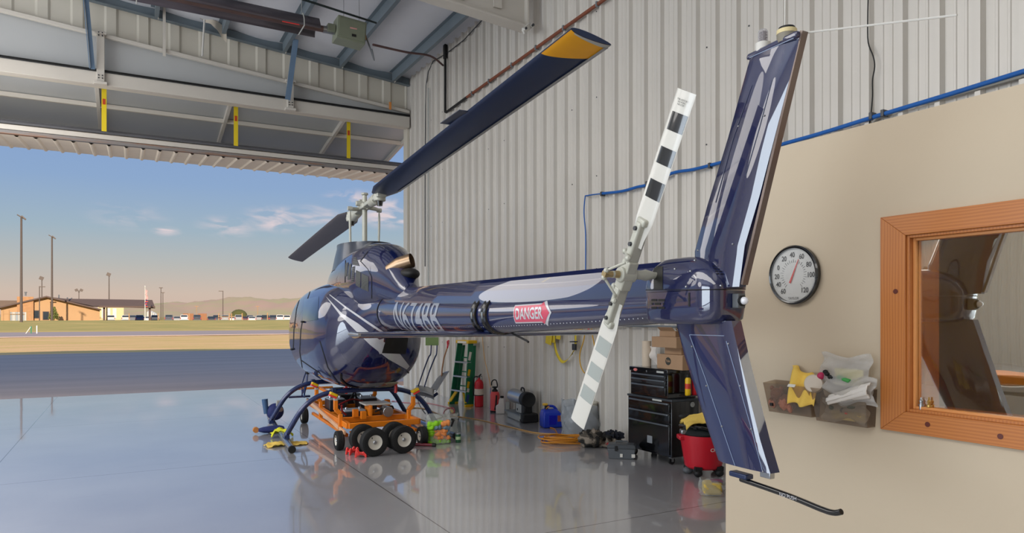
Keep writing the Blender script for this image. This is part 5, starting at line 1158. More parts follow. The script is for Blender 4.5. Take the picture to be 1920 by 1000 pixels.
# --- shovels
p = flr(790, 735); sh = T('scoop_shovel', 'wide steel scoop shovel with bent blue twin tube handle and green tag', 'shovel', atz(806, HY, 12.6).xy.to_3d(), -TH)
k = 12.6/F
def sp(px, py, y=0): return Vector(((px-806)*k, y, H+(HY-py)*k))
for a in ([(786,722),(792,702),(802,672),(806,664),(806,640)], [(796,728),(804,700),(814,672),(817,664),(817,640)]):
    mb = MB(); mb.tube(smoothpts([sp(x, y, -.1+.004*(720-y)) for x, y in a], 4), .013, 10); obj('handle_tube', mb, M_tube, sh)
mb = MB(); mb.beam(sp(806, 640, .2), sp(817, 640, .2), .026, .026); obj('handle_grip', mb, M_tube, sh)
mb = MB(); mb.box(sp(808, 640, .18), (.24, .01, .17)); obj('green_tag', mb, mat('green tag board', (146,176,112), .6), sh)
mb = MB(); mb.grid(lambda u, v: sp(782+34*u, 722+18*v+8*u, -.1) + Vector((0, -.16*math.sin(v*PI*.9), .02*math.sin(u*PI))), 10, 12); obj('scoop', mb, M_steel, sh, recalc=False, solid=.006)
mb = MB(); mb.beam(sp(812, 744, -.12), sp(822, 736, -.12), .03, .05); obj('scoop_bracket', mb, M_tube, sh, bevel=.004)
sv = T('snow_shovel', 'aluminium snow shovel with long wooden handle leaning on the ribbed wall', 'shovel', atz(826, HY, 13.0).xy.to_3d(), -TH)
k = 13.0/F
def sp(px, py, y=0): return Vector(((px-826)*k, y, H+(HY-py)*k))
mb = MB(); mb.tube([sp(829, 705, -.1), sp(829, 692, 0), sp(831, 672, .15), sp(835, 655, .35)], .014, 8); obj('wooden_handle', mb, mat('varnished wood', (176,128,92), .5, 0, .15, 4, stretch=(1, 1, .1)), sv)
mb = MB(); mb.tube([sp(835, 656, .35), sp(836, 650, .38), sp(835, 642, .4)], .016, 8); mb.tube([sp(836, 654, .36), sp(838, 646, .38), sp(838, 640, .4)], .01, 8); mb.tube([sp(835, 642, .4), sp(838, 640, .4)], .012, 8); obj('red_grip', mb, M_red, sv)
mb = MB(); mb.grid(lambda u, v: sp(832-22*u, 702+36*u, -.1-.25*u)+Vector((.16*(v-.5)*1.4, .05*math.cos((v-.5)*3), .22*(v-.5)*.6+.03*math.sin(v*PI))), 10, 10); obj('blade', mb, M_steel, sv, recalc=False, solid=.006)
# --- fire extinguisher
p = flr(898, 763); fx = T('fire_extinguisher', 'large red fire extinguisher right of the step ladder', 'fire extinguisher', p, -TH)
mb = MB(); mb.lathe([(.07, 0), (.08, .008), (.082, .03), (.082, .40), (.075, .45), (.05, .485), (.025, .50), (.022, .53)], n=28); obj('cylinder', mb, M_red, fx)
mb = MB(); mb.lathe([(.0828, .22), (.0828, .33)], n=28, caps=False); obj('instruction_label', mb, mat('printed label', (222,206,190), .5, 0, .3, 50), fx)
mb = MB(); mb.lathe([(.0832, .205), (.0832, .222)], n=28, caps=False); obj('strap_band', mb, M_blackm, fx)
mb = MB(); mb.cyl((0, 0, .52), (0, 0, .56), .022, n=12); mb.beam((0, 0, .56), (.04, -.08, .60), .025, .012); mb.beam((0, 0, .565), (.05, -.07, .565), .02, .01); obj('valve_handle', mb, M_darksteel, fx)
mb = MB(); mb.tube(smoothpts([(0, 0, .54), (-.06, 0, .55), (-.095, 0, .50), (-.1, -.01, .3), (-.095, -.01, .2)]), .011, 8); obj('hose', mb, M_blackm, fx)
# --- red sprayer
p = flr(928, 773); sy = T('pump_sprayer', 'red pump sprayer with black wand right of the fire extinguisher', 'sprayer', p, -TH)
mb = MB(); mb.lathe([(.07, 0), (.082, .015), (.082, .30), (.072, .34), (.04, .36), (.03, .37)], n=28); obj('tank', mb, mat('faded red tank', (226,80,80), .45), sy)
mb = MB(); mb.lathe([(.082, 0), (.084, .0), (.084, .03), (.08, .032)], n=28); obj('base_ring', mb, M_blackm, sy)
mb = MB(); mb.lathe([(.05, .355), (.05, .38), (.025, .40), (.02, .44)], n=16); mb.lathe([(.045, .42), (.05, .43), (.045, .44)], n=16); obj('pump_collar', mb, M_blackm, sy)
mb = MB(); mb.tube(smoothpts([(-.06, 0, .46), (-.055, 0, .52), (-.02, 0, .555), (.02, 0, .545), (.04, 0, .48), (.04, 0, .44)]), .01, 8); obj('pump_handle', mb, M_blackm, sy)
mb = MB(); mb.tube([(.03, -.083, .30), (.02, -.09, .15), (.0, -.085, .05)], .014, 8); obj('wand', mb, M_blackm, sy)
mb = MB(); mb.cyl((-.085, .02, .05), (-.075, .02, .42), .006, n=6); obj('blue_tube', mb, M_blueplastic, sy)
# --- white jug
p = flr(938, 776); jg = T('white_jug', 'translucent white plastic jug between the red sprayer and the torpedo heater', 'jug', p, -TH)
mb = MB(); mb.loft([[Vector((w*sx+o_, d*sy_, z)) for sx, sy_ in ((-1, -1), (1, -1), (1, 1), (-1, 1))] for z, w, d, o_ in ((0, .075, .06, 0), (.13, .075, .06, 0), (.16, .05, .05, .02), (.23, .045, .045, .02), (.27, .03, .03, .03))]); obj('jug_body', mb, mat('milky plastic', (214,206,200), .45), jg, bevel=.014, seg=3)
mb = MB(); mb.cyl((.03, 0, .265), (.03, 0, .30), .03, n=16); obj('black_cap', mb, M_blackm, jg); mb = MB(); mb.box((.125, 0, .1), (.07, .07, .2)); obj('grey_side_can', mb, M_ltgrey, jg, bevel=.01)
# --- torpedo heater
pa = flr(955, 778); pb_ = flr(1000, 796); ang = math.atan2(pb_.y-pa.y, pb_.x-pa.x)
c = (pa+pb_)/2; th_ = T('torpedo_heater', 'silver torpedo heater with black front on the floor by the wall', 'heater', c, ang); Lh = .33
mb = MB(); mb.loft([[Vector((x, w*s1, z)) for s1, z in ((-1, 0), (1, 0), (1, .1), (-1, .1))] for x, w in ((-Lh, .12), (Lh*.9, .13))]); obj('fuel_tank', mb, M_ltgrey, th_, bevel=.02, seg=3)
mb = MB(); mb.box((-.02, 0, .11), (.72, .30, .012)); obj('tank_flange', mb, M_galv, th_)
mb = MB(); mb.box((Lh+.04, 0, .075), (.16, .26, .14)); obj('tank_guard', mb, M_blackm, th_, bevel=.02)
mb = MB(); mb.box((.09, 0, .19), (.26, .14, .14)); obj('burner_housing', mb, M_ltgrey, th_, bevel=.01)
mb = MB(); mb.cyl((-.34, 0, .35), (.22, 0, .35), .115, n=32); obj('heat_tube', mb, M_steel, th_); mb = MB(); mb.lathe([(.118, 0), (.12, .13), (.11, .14), (.03, .12)], (.22, 0, .35), (1, 0, 0), 32); obj('fan_guard', mb, M_blackm, th_)
mb = MB(); mb.box((.27, 0, .2), (.15, .14, .2)); obj('motor_bracket', mb, M_blackm, th_, bevel=.02)
mb = MB(); mb.tube(smoothpts([(.02, 0, .46), (.03, 0, .50), (.08, 0, .515), (.15, 0, .5), (.17, 0, .455)]), .014, 8); obj('carry_handle', mb, M_blackm, th_)
mb = MB(); mb.box((.04, -.072, .17), (.03, .006, .035)); obj('switch', mb, M_blackm, th_)
mb = MB(); mb.box((Lh-.0, -.131, .09), (.03, .01, .07)); obj('fuel_gauge', mb, M_ltgrey, th_)
# --- blue fuel can
p = flr(1040, 803); bc_ = T('fuel_can', 'blue plastic fuel can with yellow spout cap beside the heater', 'fuel can', p+Vector((0, .1, 0)), -TH+.25)
W2, D2 = .15, .11
mb = MB(); mb.loft([[Vector((W2*w*sx+o_, D2*sy_*d, z)) for sx, sy_ in ((-1, -1), (1, -1), (1, 1), (-1, 1))] for z, w, d, o_ in ((0, .93, .93, 0), (.02, 1, 1, 0), (.19, 1, 1, 0), (.245, .8, .85, -.02), (.275, .62, .5, -.03))]); obj('can_body', mb, M_blueplastic, bc_, bevel=.02, seg=3)
mb = MB(); mb.tube(smoothpts([(-.1, 0, .24), (-.075, 0, .30), (-.03, 0, .315), (.04, 0, .305), (.09, 0, .25)]), .02, 10); obj('can_handle', mb, M_blueplastic, bc_)
mb = MB(); mb.cyl((-.08, -.02, .28), (-.085, -.02, .33), .024, n=14); cp = obj('spout_neck', mb, M_blackm, bc_); mb = MB(); mb.box((-.10, -.02, .345), (.08, .045, .035)); obj('spout_cap', mb, mat('amber cap', (222,176,60), .4), bc_, bevel=.01)
mb = MB(); mb.box((.095, -D2-.002, .14), (.06, .004, .09)); obj('warning_label', mb, mat('brown label', (150,76,60), .5, 0, .6, 60), bc_); mb = MB(); mb.box((-.01, -D2-.001, .12), (.12, .006, .14)); obj('embossed_panel', mb, mat('deep blue plastic', (16,26,168), .35), bc_, bevel=.01)
# --- hose coil
p = flr(1058, 830); hc = []
for i in range(9):
    r = .21+.05*math.sin(i*2.3); 
    for k in range(20):
        a = 2*PI*k/20; hc.append((r*1.25*math.cos(a)+.03*math.sin(i*3), r*.75*math.sin(a)+.03*math.cos(i*2), .012+.009*i+.008*math.sin(a*3+i)))
mb = MB(); mb.tube(hc, .0085, 6); co_ = put('hose_coil', mb, M_rope, 'coiled orange air hose on the floor in front of the plastic bag', 'hose', p, -TH)
pts = [flr(x, y, .01)-p for x, y in ((1080,812),(1062,806),(1048,816),(1040,805),(1028,800),(1022,786))]+[wallp(1024, 768, 5.45)-p, wallp(1030, 762, 5.45)-p]
mb = MB(); mb.tube(smoothpts([rotY(v, TH) for v in pts]), .008, 6); obj('hose_tail', mb, M_rope, co_)
def cable(name, pts, r, m_, label, cat_='cord', z=.008):
    mb = MB(); P = [flr(x, y, z) for x, y in pts]; o0 = P[0]; mb.tube(smoothpts([v-o0 for v in P]), r, 6); return put(name, mb, m_, label, cat_, o0)
cable('air_hose', [(1046,814),(1005,812),(960,802),(900,788),(862,782),(830,779),(800,768),(780,765),(762,768)], .008, mat('pale orange hose', (214,166,98), .5), 'long pale orange hose running across the floor to the coil', 'hose')
cable('extension_cord', [(770,778),(800,790),(822,785),(845,775)], .007, mat('pale yellow cord', (210,176,110), .5), 'pale yellow cord on the floor behind the rag bag')
cable('red_cord', [(735,752),(770,756),(800,756),(834,763),(852,768),(848,776),(832,778),(836,768),(850,765),(852,774)], .005, mat('red cord', (206,60,80), .5), 'thin red cord looped on the floor before the ladder')
cable('floor_cable', [(783,745),(785,755),(790,765),(798,776)], .005, M_blackm, 'thin black cord hanging down to the floor by the scoop shovel')
cable('ground_lead', [(640,752),(680,754),(720,754),(752,752)], .004, mat('brown lead', (110,86,80), .5), 'thin brown lead on the floor behind the dolly')
# --- plastic bag with bucket
p = flr(1100, 818); pbg = T('bagged_equipment', 'grey equipment wrapped in clear plastic under the tail rotor blade', 'bag', p+Vector((-.05, .06, 0)), -TH)
mb = MB(); mb.box((.05, .05, .16), (.30, .24, .3)); obj('dark_case', mb, mat('dark grey case', (70,74,80), .6, 0, .3, 8), pbg, bevel=.02)
mb = MB(); mb.lathe([(.10, .30), (.13, .38), (.135, .45)], (.10, .06, 0), n=24); obj('cream_bucket', mb, mat('cream bucket', (206,202,188), .5), pbg); mb = MB(); mb.lathe([(.14, .44), (.142, .455), (.13, .47), (.02, .475)], (.10, .06, 0), n=24); obj('bucket_lid', mb, mat('cream bucket', (206,202,188), .5), pbg)
bmx = bagmesh(.24, .18, .42, 5, 28, .35); obj('bag_film', bmx, film('crinkled clear film', (214,218,222), .35, .12), pbg)
bmx = bagmesh(.10, .1, .5, 9, 20, .5); 
for v in bmx.bm.verts: v.co.x -= .17
obj('bag_film', bmx, film('crinkled clear film', (214,218,222), .35, .12), pbg)
# --- camo bag
p = flr(1138, 842); cb_ = T('camo_bag', 'rolled camouflage jacket bag between the wrapped equipment and the grey toolbox', 'bag', p+Vector((0, .15, 0)), -TH-.1)
mc = bpy.data.materials.new('camouflage fabric'); mc.use_nodes = True; t = mc.node_tree; b = t.nodes['Principled BSDF']; co = N('ShaderNodeTexCoord', t); vz = N('ShaderNodeTexNoise', t); vz.inputs['Scale'].default_value = 9; vz.inputs['Detail'].default_value = 1; L(co.outputs['Object'], vz.inputs['Vector'], t)
cr = N('ShaderNodeValToRGB', t); cr.color_ramp.interpolation = 'CONSTANT'; cr.color_ramp.elements[0].color = lin((34,32,30)); cr.color_ramp.elements[1].position = .48; cr.color_ramp.elements[1].color = lin((86,78,68)); e = cr.color_ramp.elements.new(.56); e.color = lin((140,128,114)); L(vz.outputs['Fac'], cr.inputs[0], t); L(cr.outputs[0], b.inputs['Base Color'], t); b.inputs['Roughness'].default_value = .9
def lump(c, r, seed, m_, par, name, amp=.02, u=28, v=18):
    rnd = random.Random(seed); ph = [rnd.uniform(0, 6) for _ in range(6)]; mb = MB(); mb.sph(c, r, u, v); cc = Vector(c)
    for w in mb.bm.verts:
        d = (w.co-cc); n_ = d.normalized() if d.length > 0 else Vector((0, 0, 1)); w.co += n_*amp*(math.sin(n_.x*7+ph[0])*math.sin(n_.y*8+ph[1])+.6*math.sin(n_.z*15+n_.x*9+ph[2])+.4*math.sin(n_.x*21+ph[3]+n_.y*13)); w.co.z = max(w.co.z, .004)
    return obj(name, mb, m_, par, sharp=70)
lump((-.1, 0, .10), (.17, .15, .11), 1, mc, cb_, 'rolled_fabric'); lump((.12, .02, .085), (.16, .13, .09), 2, mc, cb_, 'fabric_fold', .03); lump((.17, .0, .15), (.13, .08, .05), 3, mat('navy fabric', (24,26,38), .9), cb_, 'dark_strap', .02)
mb = MB(); mb.box((.09, -.12, .06), (.04, .02, .03)); obj('red_tab', mb, M_red, cb_)
# --- grey toolbox
p = flr(1176, 862); tbx = T('toolbox', 'grey plastic toolbox on the floor in front of the tool cabinet', 'toolbox', p+Vector((0, .10, 0)), -TH-.22)
mb = MB(); mb.loft([[Vector((w*sx, d*sy_, z)) for sx, sy_ in ((-1, -1), (1, -1), (1, 1), (-1, 1))] for z, w, d in ((0, .145, .08), (.12, .16, .09))]); obj('box_body', mb, M_grey, tbx, bevel=.008)
mb = MB(); mb.loft([[Vector((w*sx, d*sy_, z)) for sx, sy_ in ((-1, -1), (1, -1), (1, 1), (-1, 1))] for z, w, d in ((.12, .165, .094), (.15, .165, .094), (.17, .14, .075))]); obj('lid', mb, mat('darker grey plastic', (72,76,80), .5), tbx, bevel=.006)
mb = MB(); mb.tube([(-.07, 0, .17), (-.065, 0, .195), (.065, 0, .195), (.07, 0, .17)], .01, 8); obj('handle', mb, M_grey, tbx)
mb = MB(); mb.box((-.06, -.1, .125), (.03, .012, .06)); obj('latch', mb, M_blackm, tbx, bevel=.003)
for x in (.0, .14): mb = MB(); mb.box((x*.97+.0, -.0915, .045), (.03 if x == 0 else .04, .003, .04), Euler((.08, 0, 0)).to_matrix()); obj('white_sticker', mb, M_paper, tbx)
# --- tool cabinet (front faces -x), chest on top
fx0 = 5.27; ya, yb = 5.93, 6.70; dpt = .40
cab = T('rolling_tool_cabinet', 'black rolling tool cabinet with two drawers below the tool chest', 'tool cabinet', (fx0, (ya+yb)/2, 0), 0)
wd = yb-ya
mb = MB(); mb.box((dpt/2, 0, .395), (dpt, wd, .62)); obj('cabinet_body', mb, M_blackg, cab, bevel=.006)
mb = MB(); mb.box((dpt/2, 0, .715), (dpt+.02, wd+.02, .025)); obj('cabinet_rim', mb, mat('gunmetal rim', (66,72,78), .3, .4), cab, bevel=.005)
def drawer(par, y0, y1, z0, z1, x, name='drawer', hm=None):
    mb = MB(); mb.box((x-.006, (y0+y1)/2, (z0+z1)/2), (.014, y1-y0, z1-z0)); d = obj(name, mb, M_blackg, par, bevel=.004)
    mb = MB(); mb.box((x-.02, (y0+y1)/2, z1-.012), (.022, y1-y0-.02, .018)); obj('pull', mb, mat('dark chrome pull', (120,128,136), .25, .7), d, bevel=.004); return d
drawer(cab, -wd/2+.03, wd/2-.03, .58, .685, 0); drawer(cab, -wd/2+.03, wd/2-.03, .46, .565, 0)
dd = drawer(cab, -wd/2+.03, wd/2-.03, .11, .445, 0, 'cabinet_door')
mb = MB(); mb.box((-.016, -.03, .24), (.006, .09, .085)); obj('door_badge', mb, mat('grey badge', (130,134,138), .4), dd, bevel=.006)
mb = MB(); mb.box((-.011, -.15, .702), (.004, .16, .02)); obj('nameplate', mb, M_ltgrey, cab)
for y in (-wd/2+.06, wd/2-.06):
    for x in (.05, dpt-.05):
        mb = MB(); mb.cyl((x, y-.012, .04), (x, y+.012, .04), .04, n=16); obj('caster_wheel', mb, M_black, cab)
        mb = MB(); mb.box((x, y, .075), (.05, .035, .02)); mb.box((x, y-.018, .055), (.03, .003, .05)); mb.box((x, y+.018, .055), (.03, .003, .05)); obj('caster_fork', mb, M_steel, cab)
mb = MB(); mb.lathe([(.03, 0), (.03, .006)], (.3, -wd/2-.001, .66), (0, -1, 0), 16); obj('round_sticker', mb, M_ltgrey, cab)
ct_ = T('tool_chest', 'black three drawer tool chest standing on the rolling cabinet', 'tool chest', (fx0+.01, (ya+yb)/2+.02, .7285), 0)
cw_ = .66
mb = MB(); mb.box((.19, 0, .16), (.38, cw_, .32)); obj('chest_body', mb, M_blackg, ct_, bevel=.006)
mb = MB(); mb.box((.185, 0, .305), (.40, cw_+.02, .05)); lid_ = obj('lid', mb, M_blackg, ct_, bevel=.008)
for z0, z1 in ((.215, .26), (.15, .205), (.03, .14)): drawer(ct_, -cw_/2+.03, cw_/2-.03, z0, z1, 0)
mb = MB(); mb.cyl((-.004, .02, .29), (-.016, .02, .29), .012, n=14); obj('lock', mb, M_steel, ct_)
mb = MB(); mb.lathe([(.035, 0), (.033, .005)], (-.016, .22, .295), (-1, 0, 0), 20);
for v in mb.bm.verts: v.co.z = .295+(v.co.z-.295)*.5
obj('red_white_badge', mb, mat('badge', (206,120,116), .4, 0, .5, 60), lid_); mb = MB(); mb.box((-.018, -.22, .295), (.004, .12, .022)); obj('nameplate', mb, M_ltgrey, lid_)
# aerosol cans on the side shelf
sh_ = put('side_shelf', MB().box((0, 0, 0), (.24, .12, .012)), M_blackg, 'small black side shelf on the tool cabinet holding two spray bottles', 'shelf', (fx0+.22, ya-.065, .775))
def bottle(x, y, z, cm, capm, label, h=.2, lab=None):
    b_ = T('spray_can', label, 'spray can', (x, y, z)); mb = MB(); mb.lathe([(.03, 0), (.032, .004), (.032, h*.75), (.02, h*.85)], n=20); bo = obj('can_body', mb, cm, b_); mb = MB(); mb.lathe([(.021, h*.84), (.024, h*.86), (.022, h), (.004, h)], n=16); obj('cap', mb, capm, b_)
    if lab: mb = MB(); mb.lathe([(.0325, h*.3), (.0325, h*.55)], n=20, caps=False); obj('label', mb, lab, b_)
bottle(fx0+.17, ya-.07, .781, M_yellow, M_blackm, 'yellow spray can with black cap on the cabinet side shelf', .23, mat('red oval label', (200,60,40), .5, 0, .3, 50)); bottle(fx0+.27, ya-.07, .781, M_red, M_yellow, 'red and yellow spray can behind the all yellow one', .25)
# boxes on the chest
bz0 = .7285+.33+.001
def cbox(c, d, rz_, label, flap=False, mark=None, grp='cardboard boxes on the tool chest'):
    b_ = T('cardboard_box', label, 'box', (c[0], c[1], c[2]), rz_, grp); mb = MB(); mb.box((0, 0, d[2]/2), d); bo = obj('box_body', mb, M_card, b_, bevel=.003)
    if flap:
        mb = MB(); mb.box((0, -d[1]/2-.03, d[2]+.01), (d[0]*.9, .08, .004), Euler((.5, 0, 0)).to_matrix()); obj('open_flap', mb, M_card, b_)
        mb = MB(); mb.box((-d[0]/2-.02, 0, d[2]+.02), (.07, d[1]*.9, .004), Euler((0, .7, 0)).to_matrix()); obj('open_flap', mb, M_card, b_)
    mb = MB(); mb.box((0, -d[1]/2-.001, d[2]*.5), (.03, .002, d[2]*.98)); obj('tape', mb, mat('packing tape', (190,156,116), .3), bo)
    return b_, bo
b1_, bo1 = cbox((fx0+.18, 6.02, bz0), (.27, .42, .165), 0, 'cardboard box with round dark logo, lowest on the tool chest')
mb = MB(); mb.lathe([(.044, 0), (.044, .002)], (-.1365, .02, .09), (-1, 0, 0), 24); lg = obj('round_logo', mb, mat('printed dark grey', (52,52,46), .7), b1_)
textobj('logo_lettering', 'Yale', .04, lambda x, y: Vector((-.1395, .02-x, .08+y)), M_card, b1_, bold=.001)
mb = MB(); mb.box((.03, -.2115, .04), (.09, .002, .05)); obj('shipping_label', mb, M_paper, b1_)
cbox((fx0+.2, 6.03, bz0+.166), (.2, .26, .075), .05, 'small flat cardboard box sandwiched above the logo box')
cbox((fx0+.17, 6.08, bz0+.242), (.3, .44, .12), -.05, 'wide plain cardboard box, second from the top of the pile')
cbox((fx0+.15, 6.08, bz0+.363), (.18, .24, .065), .1, 'small open cardboard box, topmost of the pile', True)
mb = MB(); lump((0, 0, .03), (.05, .05, .03), 6, M_blackm, None, 'x') if False else mb.sph((0, 0, .02), (.06, .05, .022), 14, 8); put('crumpled_rag', mb, M_blackm, 'small crumpled black item in the topmost open box', 'cloth', (fx0+.15, 5.96, bz0+.43), .3)
mb = MB(); mb.lathe([(.055, 0), (.055, .30)], n=24); pr_ = put('paper_roll', mb, mat('kraft paper roll', (206,190,170), .8), 'standing pale paper roll at the left end of the tool chest', 'paper roll', (fx0+.16, 6.55, bz0))
mb = MB(); mb.grid(lambda u, v: Vector((-.03*u, -.05-.16*u-.02*v, .24-.24*v*(.6+.4*u)+.0*u)) + Vector((.02*math.sin(v*6+u*3), 0, 0)), 10, 14); obj('loose_sheet', mb, mat('loose paper', (220,212,204), .8), pr_, recalc=False)
# --- shop vacuum
p = flr(1318, 893); vc = T('shop_vacuum', 'red shop vacuum with black lid and casters beside the office wall', 'vacuum', Vector((p.x+.08, p.y+.08, 0)), -TH)
mb = MB(); mb.lathe([(.17, .07), (.19, .09), (.235, .37), (.24, .42)], n=40); obj('tank', mb, M_red, vc)
mb = MB(); mb.box((-.22, -.02, .39), (.10, .14, .05)); obj('tank_handle', mb, M_red, vc, bevel=.012)
mb = MB(); mb.lathe([(.225, .42), (.23, .44), (.2, .48), (.14, .56), (.05, .58), (.01, .58)], n=36); obj('motor_head', mb, mat('black green lid', (18,26,26), .4), vc)
mb = MB(); mb.box((-.2, -.04, .45), (.10, .10, .05)); obj('latch', mb, M_steel, vc, bevel=.012)
for a in (-.8, -2.1, .6, 2.3):
    c = Vector((.19*math.cos(a), .19*math.sin(a), 0)); mb = MB(); mb.sph(c+Vector((0, 0, .04)), (.045, .04, .04), 14, 10); mb.box(c+Vector((0, 0, .085)), (.07, .06, .04)); obj('caster', mb, M_blackm, vc)
mb = MB(); mb.tube(smoothpts([(-.26, -.06, .52), (-.1, -.2, .52), (.05, -.2, .48), (.2, -.12, .44)]), .018, 10); mb.tube([(-.14, -.17, .52), (-.11, -.19, .52)], .028, 10); obj('wand_tube', mb, M_blackg, vc)
textobj('maker_lettering', 'CRAFTSMAN', .05, lambda x, y: (lambda a, z: Vector(((.19+.16*(z-.09)+.003)*math.cos(a), (.19+.16*(z-.09)+.003)*math.sin(a), z)))(-PI/2+.06+x/.22, .27+y), M_paper, vc, bold=.001, align='LEFT')
vs_ = T('vacuum_wand', 'dark upright vacuum wand standing left of the red shop vacuum', 'wand', flr(1290, 888), -TH)
mb = MB(); mb.cyl((0, 0, .05), (-.03, 0, .58), .022, .018, 12); obj('wand_tube', mb, mat('dark teal tube', (46,58,62), .35), vs_)
mb = MB(); mb.sph((-.03, 0, .60), (.07, .03, .03), 12, 8); obj('wand_elbow', mb, M_blackm, vs_)
mb = MB(); mb.sph((0, 0, .035), (.055, .045, .035), 14, 8); mb.box((.06, 0, .04), (.1, .05, .03)); obj('floor_foot', mb, M_grey, vs_, bevel=.005)
# yellow cloth over the vacuum
def clf(u, v):
    x = (u-.45)*.44; y = (v-.5)*.30; z = .625-.9*max(0, abs(y)-.08)**1.3*2-.55*max(0, -x-.06)-.25*max(0, x-.1)+.012*math.sin(u*14)+.014*math.sin(v*17+u*8)
    return Vector((x, y-.06*max(0, -x), z))
mb = MB(); mb.grid(clf, 30, 24); put('yellow_cloth', mb, M_yelcloth, 'yellow cloth draped over the red shop vacuum', 'cloth', vc.location+Vector((-.06, -.04, 0)), -TH, recalc=False, solid=.006)
# sponge packet
p = flr(1338, 930); spg = T('sponge_packet', 'yellow towel pack in clear film on the floor by the office wall corner', 'towel pack', p+Vector((.02, .04, 0)), -TH-.1)
mb = MB(); mb.box((.0, 0, .065), (.17, .13, .12)); obj('yellow_towels', mb, M_yelcloth, spg, bevel=.025, seg=3); mb = MB(); mb.box((.04, .0, .129), (.1, .1, .006)); obj('purple_label', mb, mat('purple label', (120,50,90), .5), spg)
bmx = bagmesh(.115, .085, .14, 12, 24, .3); obj('pack_film', bmx, M_bag, spg)
# --- straps on wall, hoses hanging
cnd = put('wall_conduit', MB().cyl((0, 0, 0), (0, -2.9, 0), .014, n=10), M_galv, 'grey horizontal conduit along the ribbed wall behind the tail boom', 'conduit', (WX-.07, 9.2, 1.53))
def wp(px, py, wx=WX-.09): return wallp(px, py, wx)
st_ = T('ratchet_strap', 'yellow ratchet strap hanging in a loop from the wall conduit', 'strap', wp(1050, 612)); o0 = wp(1050, 612)
M_strap = mat('yellow polyester strap', (216,190,52), .7, 0, .1, 30)
def ribbon(pts, w, twist=0):
    P = smoothpts(pts, 6); mb = MB(); prev = None
    for i, v in enumerate(P):
        a = P[max(i-1, 0)]; b_ = P[min(i+1, len(P)-1)]; d = (b_-a).normalized(); s_ = d.cross(Vector((-1, 0, .0))).normalized(); an = twist*i/len(P); s_ = s_*math.cos(an)+Vector((-1, 0, 0))*math.sin(an)
        row = [mb.bm.verts.new(v+s_*w/2), mb.bm.verts.new(v-s_*w/2)]
        if prev: mb.bm.faces.new((prev[0], prev[1], row[1], row[0]))
        prev = row
    return mb
obj('webbing_loop', ribbon([wp(1039, 636)-o0, wp(1043, 660)-o0, wp(1052, 677)-o0, wp(1060, 678)-o0, wp(1068, 670)-o0, wp(1078, 655)-o0], .045, 1.2), M_strap, st_, recalc=False, solid=.003)
obj('webbing_tail', ribbon([wp(1079, 606)-o0, wp(1079, 640)-o0, wp(1079, 652)-o0], .05), M_strap, st_, recalc=False, solid=.003)
mb = MB(); mb.box(wp(1079, 651)-o0+Vector((-.02, 0, 0)), (.04, .07, .09)); mb.cyl(wp(1072, 641)-o0+Vector((-.03, 0, 0)), wp(1086, 641)-o0+Vector((-.03, 0, 0)), .01, n=8); obj('ratchet_buckle', mb, M_darksteel, st_, bevel=.006)
ss = T('strap_bundle', 'folded yellow warning strap bundle hanging on the wall conduit', 'strap', wp(1036, 612)); o0 = wp(1036, 612)
for i, (x, y0, y1, w) in enumerate(((1027, 604, 636, .13), (1036, 604, 643, .13), (1047, 604, 637, .12), (1031, 618, 646, .17))):
    mb = MB(); a = wp(x, y0, WX-.09-.012*i)-o0; b_ = wp(x+(-3 if i == 3 else 1), y1, WX-.09-.012*i)-o0; mb.beam(a, b_, .01, w, up=(0, 1, 0)) if False else mb.box((a+b_)/2, (.012, w, (a-b_).length), Euler((.1*(i-1), 0, 0)).to_matrix()); obj('strap_fold', mb, M_strap, ss, bevel=.005)
textobj('strap_lettering', 'ICE', .05, lambda x, y: wp(1036, 612, WX-.135)-o0+Vector((-.004, -y, x)), M_blackm, ss)
hh = T('hanging_hose', 'yellow air hose bundle looped over the wall conduit with coral nozzle', 'hose', wp(1090, 606)); o0 = wp(1090, 606)
for a in ([(1075,604),(1078,615),(1085,619),(1092,615),(1100,604)], [(1078,604),(1082,614),(1089,618),(1097,614),(1102,604)], [(1081,604),(1086,612),(1092,616),(1099,612),(1104,604)], [(1098,618),(1094,640),(1088,660),(1087,675),(1090,690),(1096,700)], [(1108,604),(1110,625),(1114,645),(1117,665),(1115,680)]):
    mb = MB(); mb.tube(smoothpts([wp(x, y)-o0 for x, y in a]), .009, 8); obj('hose_loop', mb, mat('yellow air hose', (206,158,54), .5), hh)
mb = MB(); mb.cyl(wp(1105, 606)-o0+Vector((-.02, 0, 0)), wp(1106, 618)-o0+Vector((-.02, 0, 0)), .015, n=10); obj('coral_nozzle', mb, M_redbright, hh)
mb = MB(); P_ = [wallp(x, y, WX-.06) for x, y in ((904,632),(906,650),(909,675),(916,705),(921,735),(922,755))]; mb.tube(smoothpts([v-P_[0] for v in P_]), .006, 6); put('dangling_hose', mb, mat('pale orange hose', (214,166,98), .5), 'pale orange cord hanging on the wall right of the ladder', 'cord', P_[0])
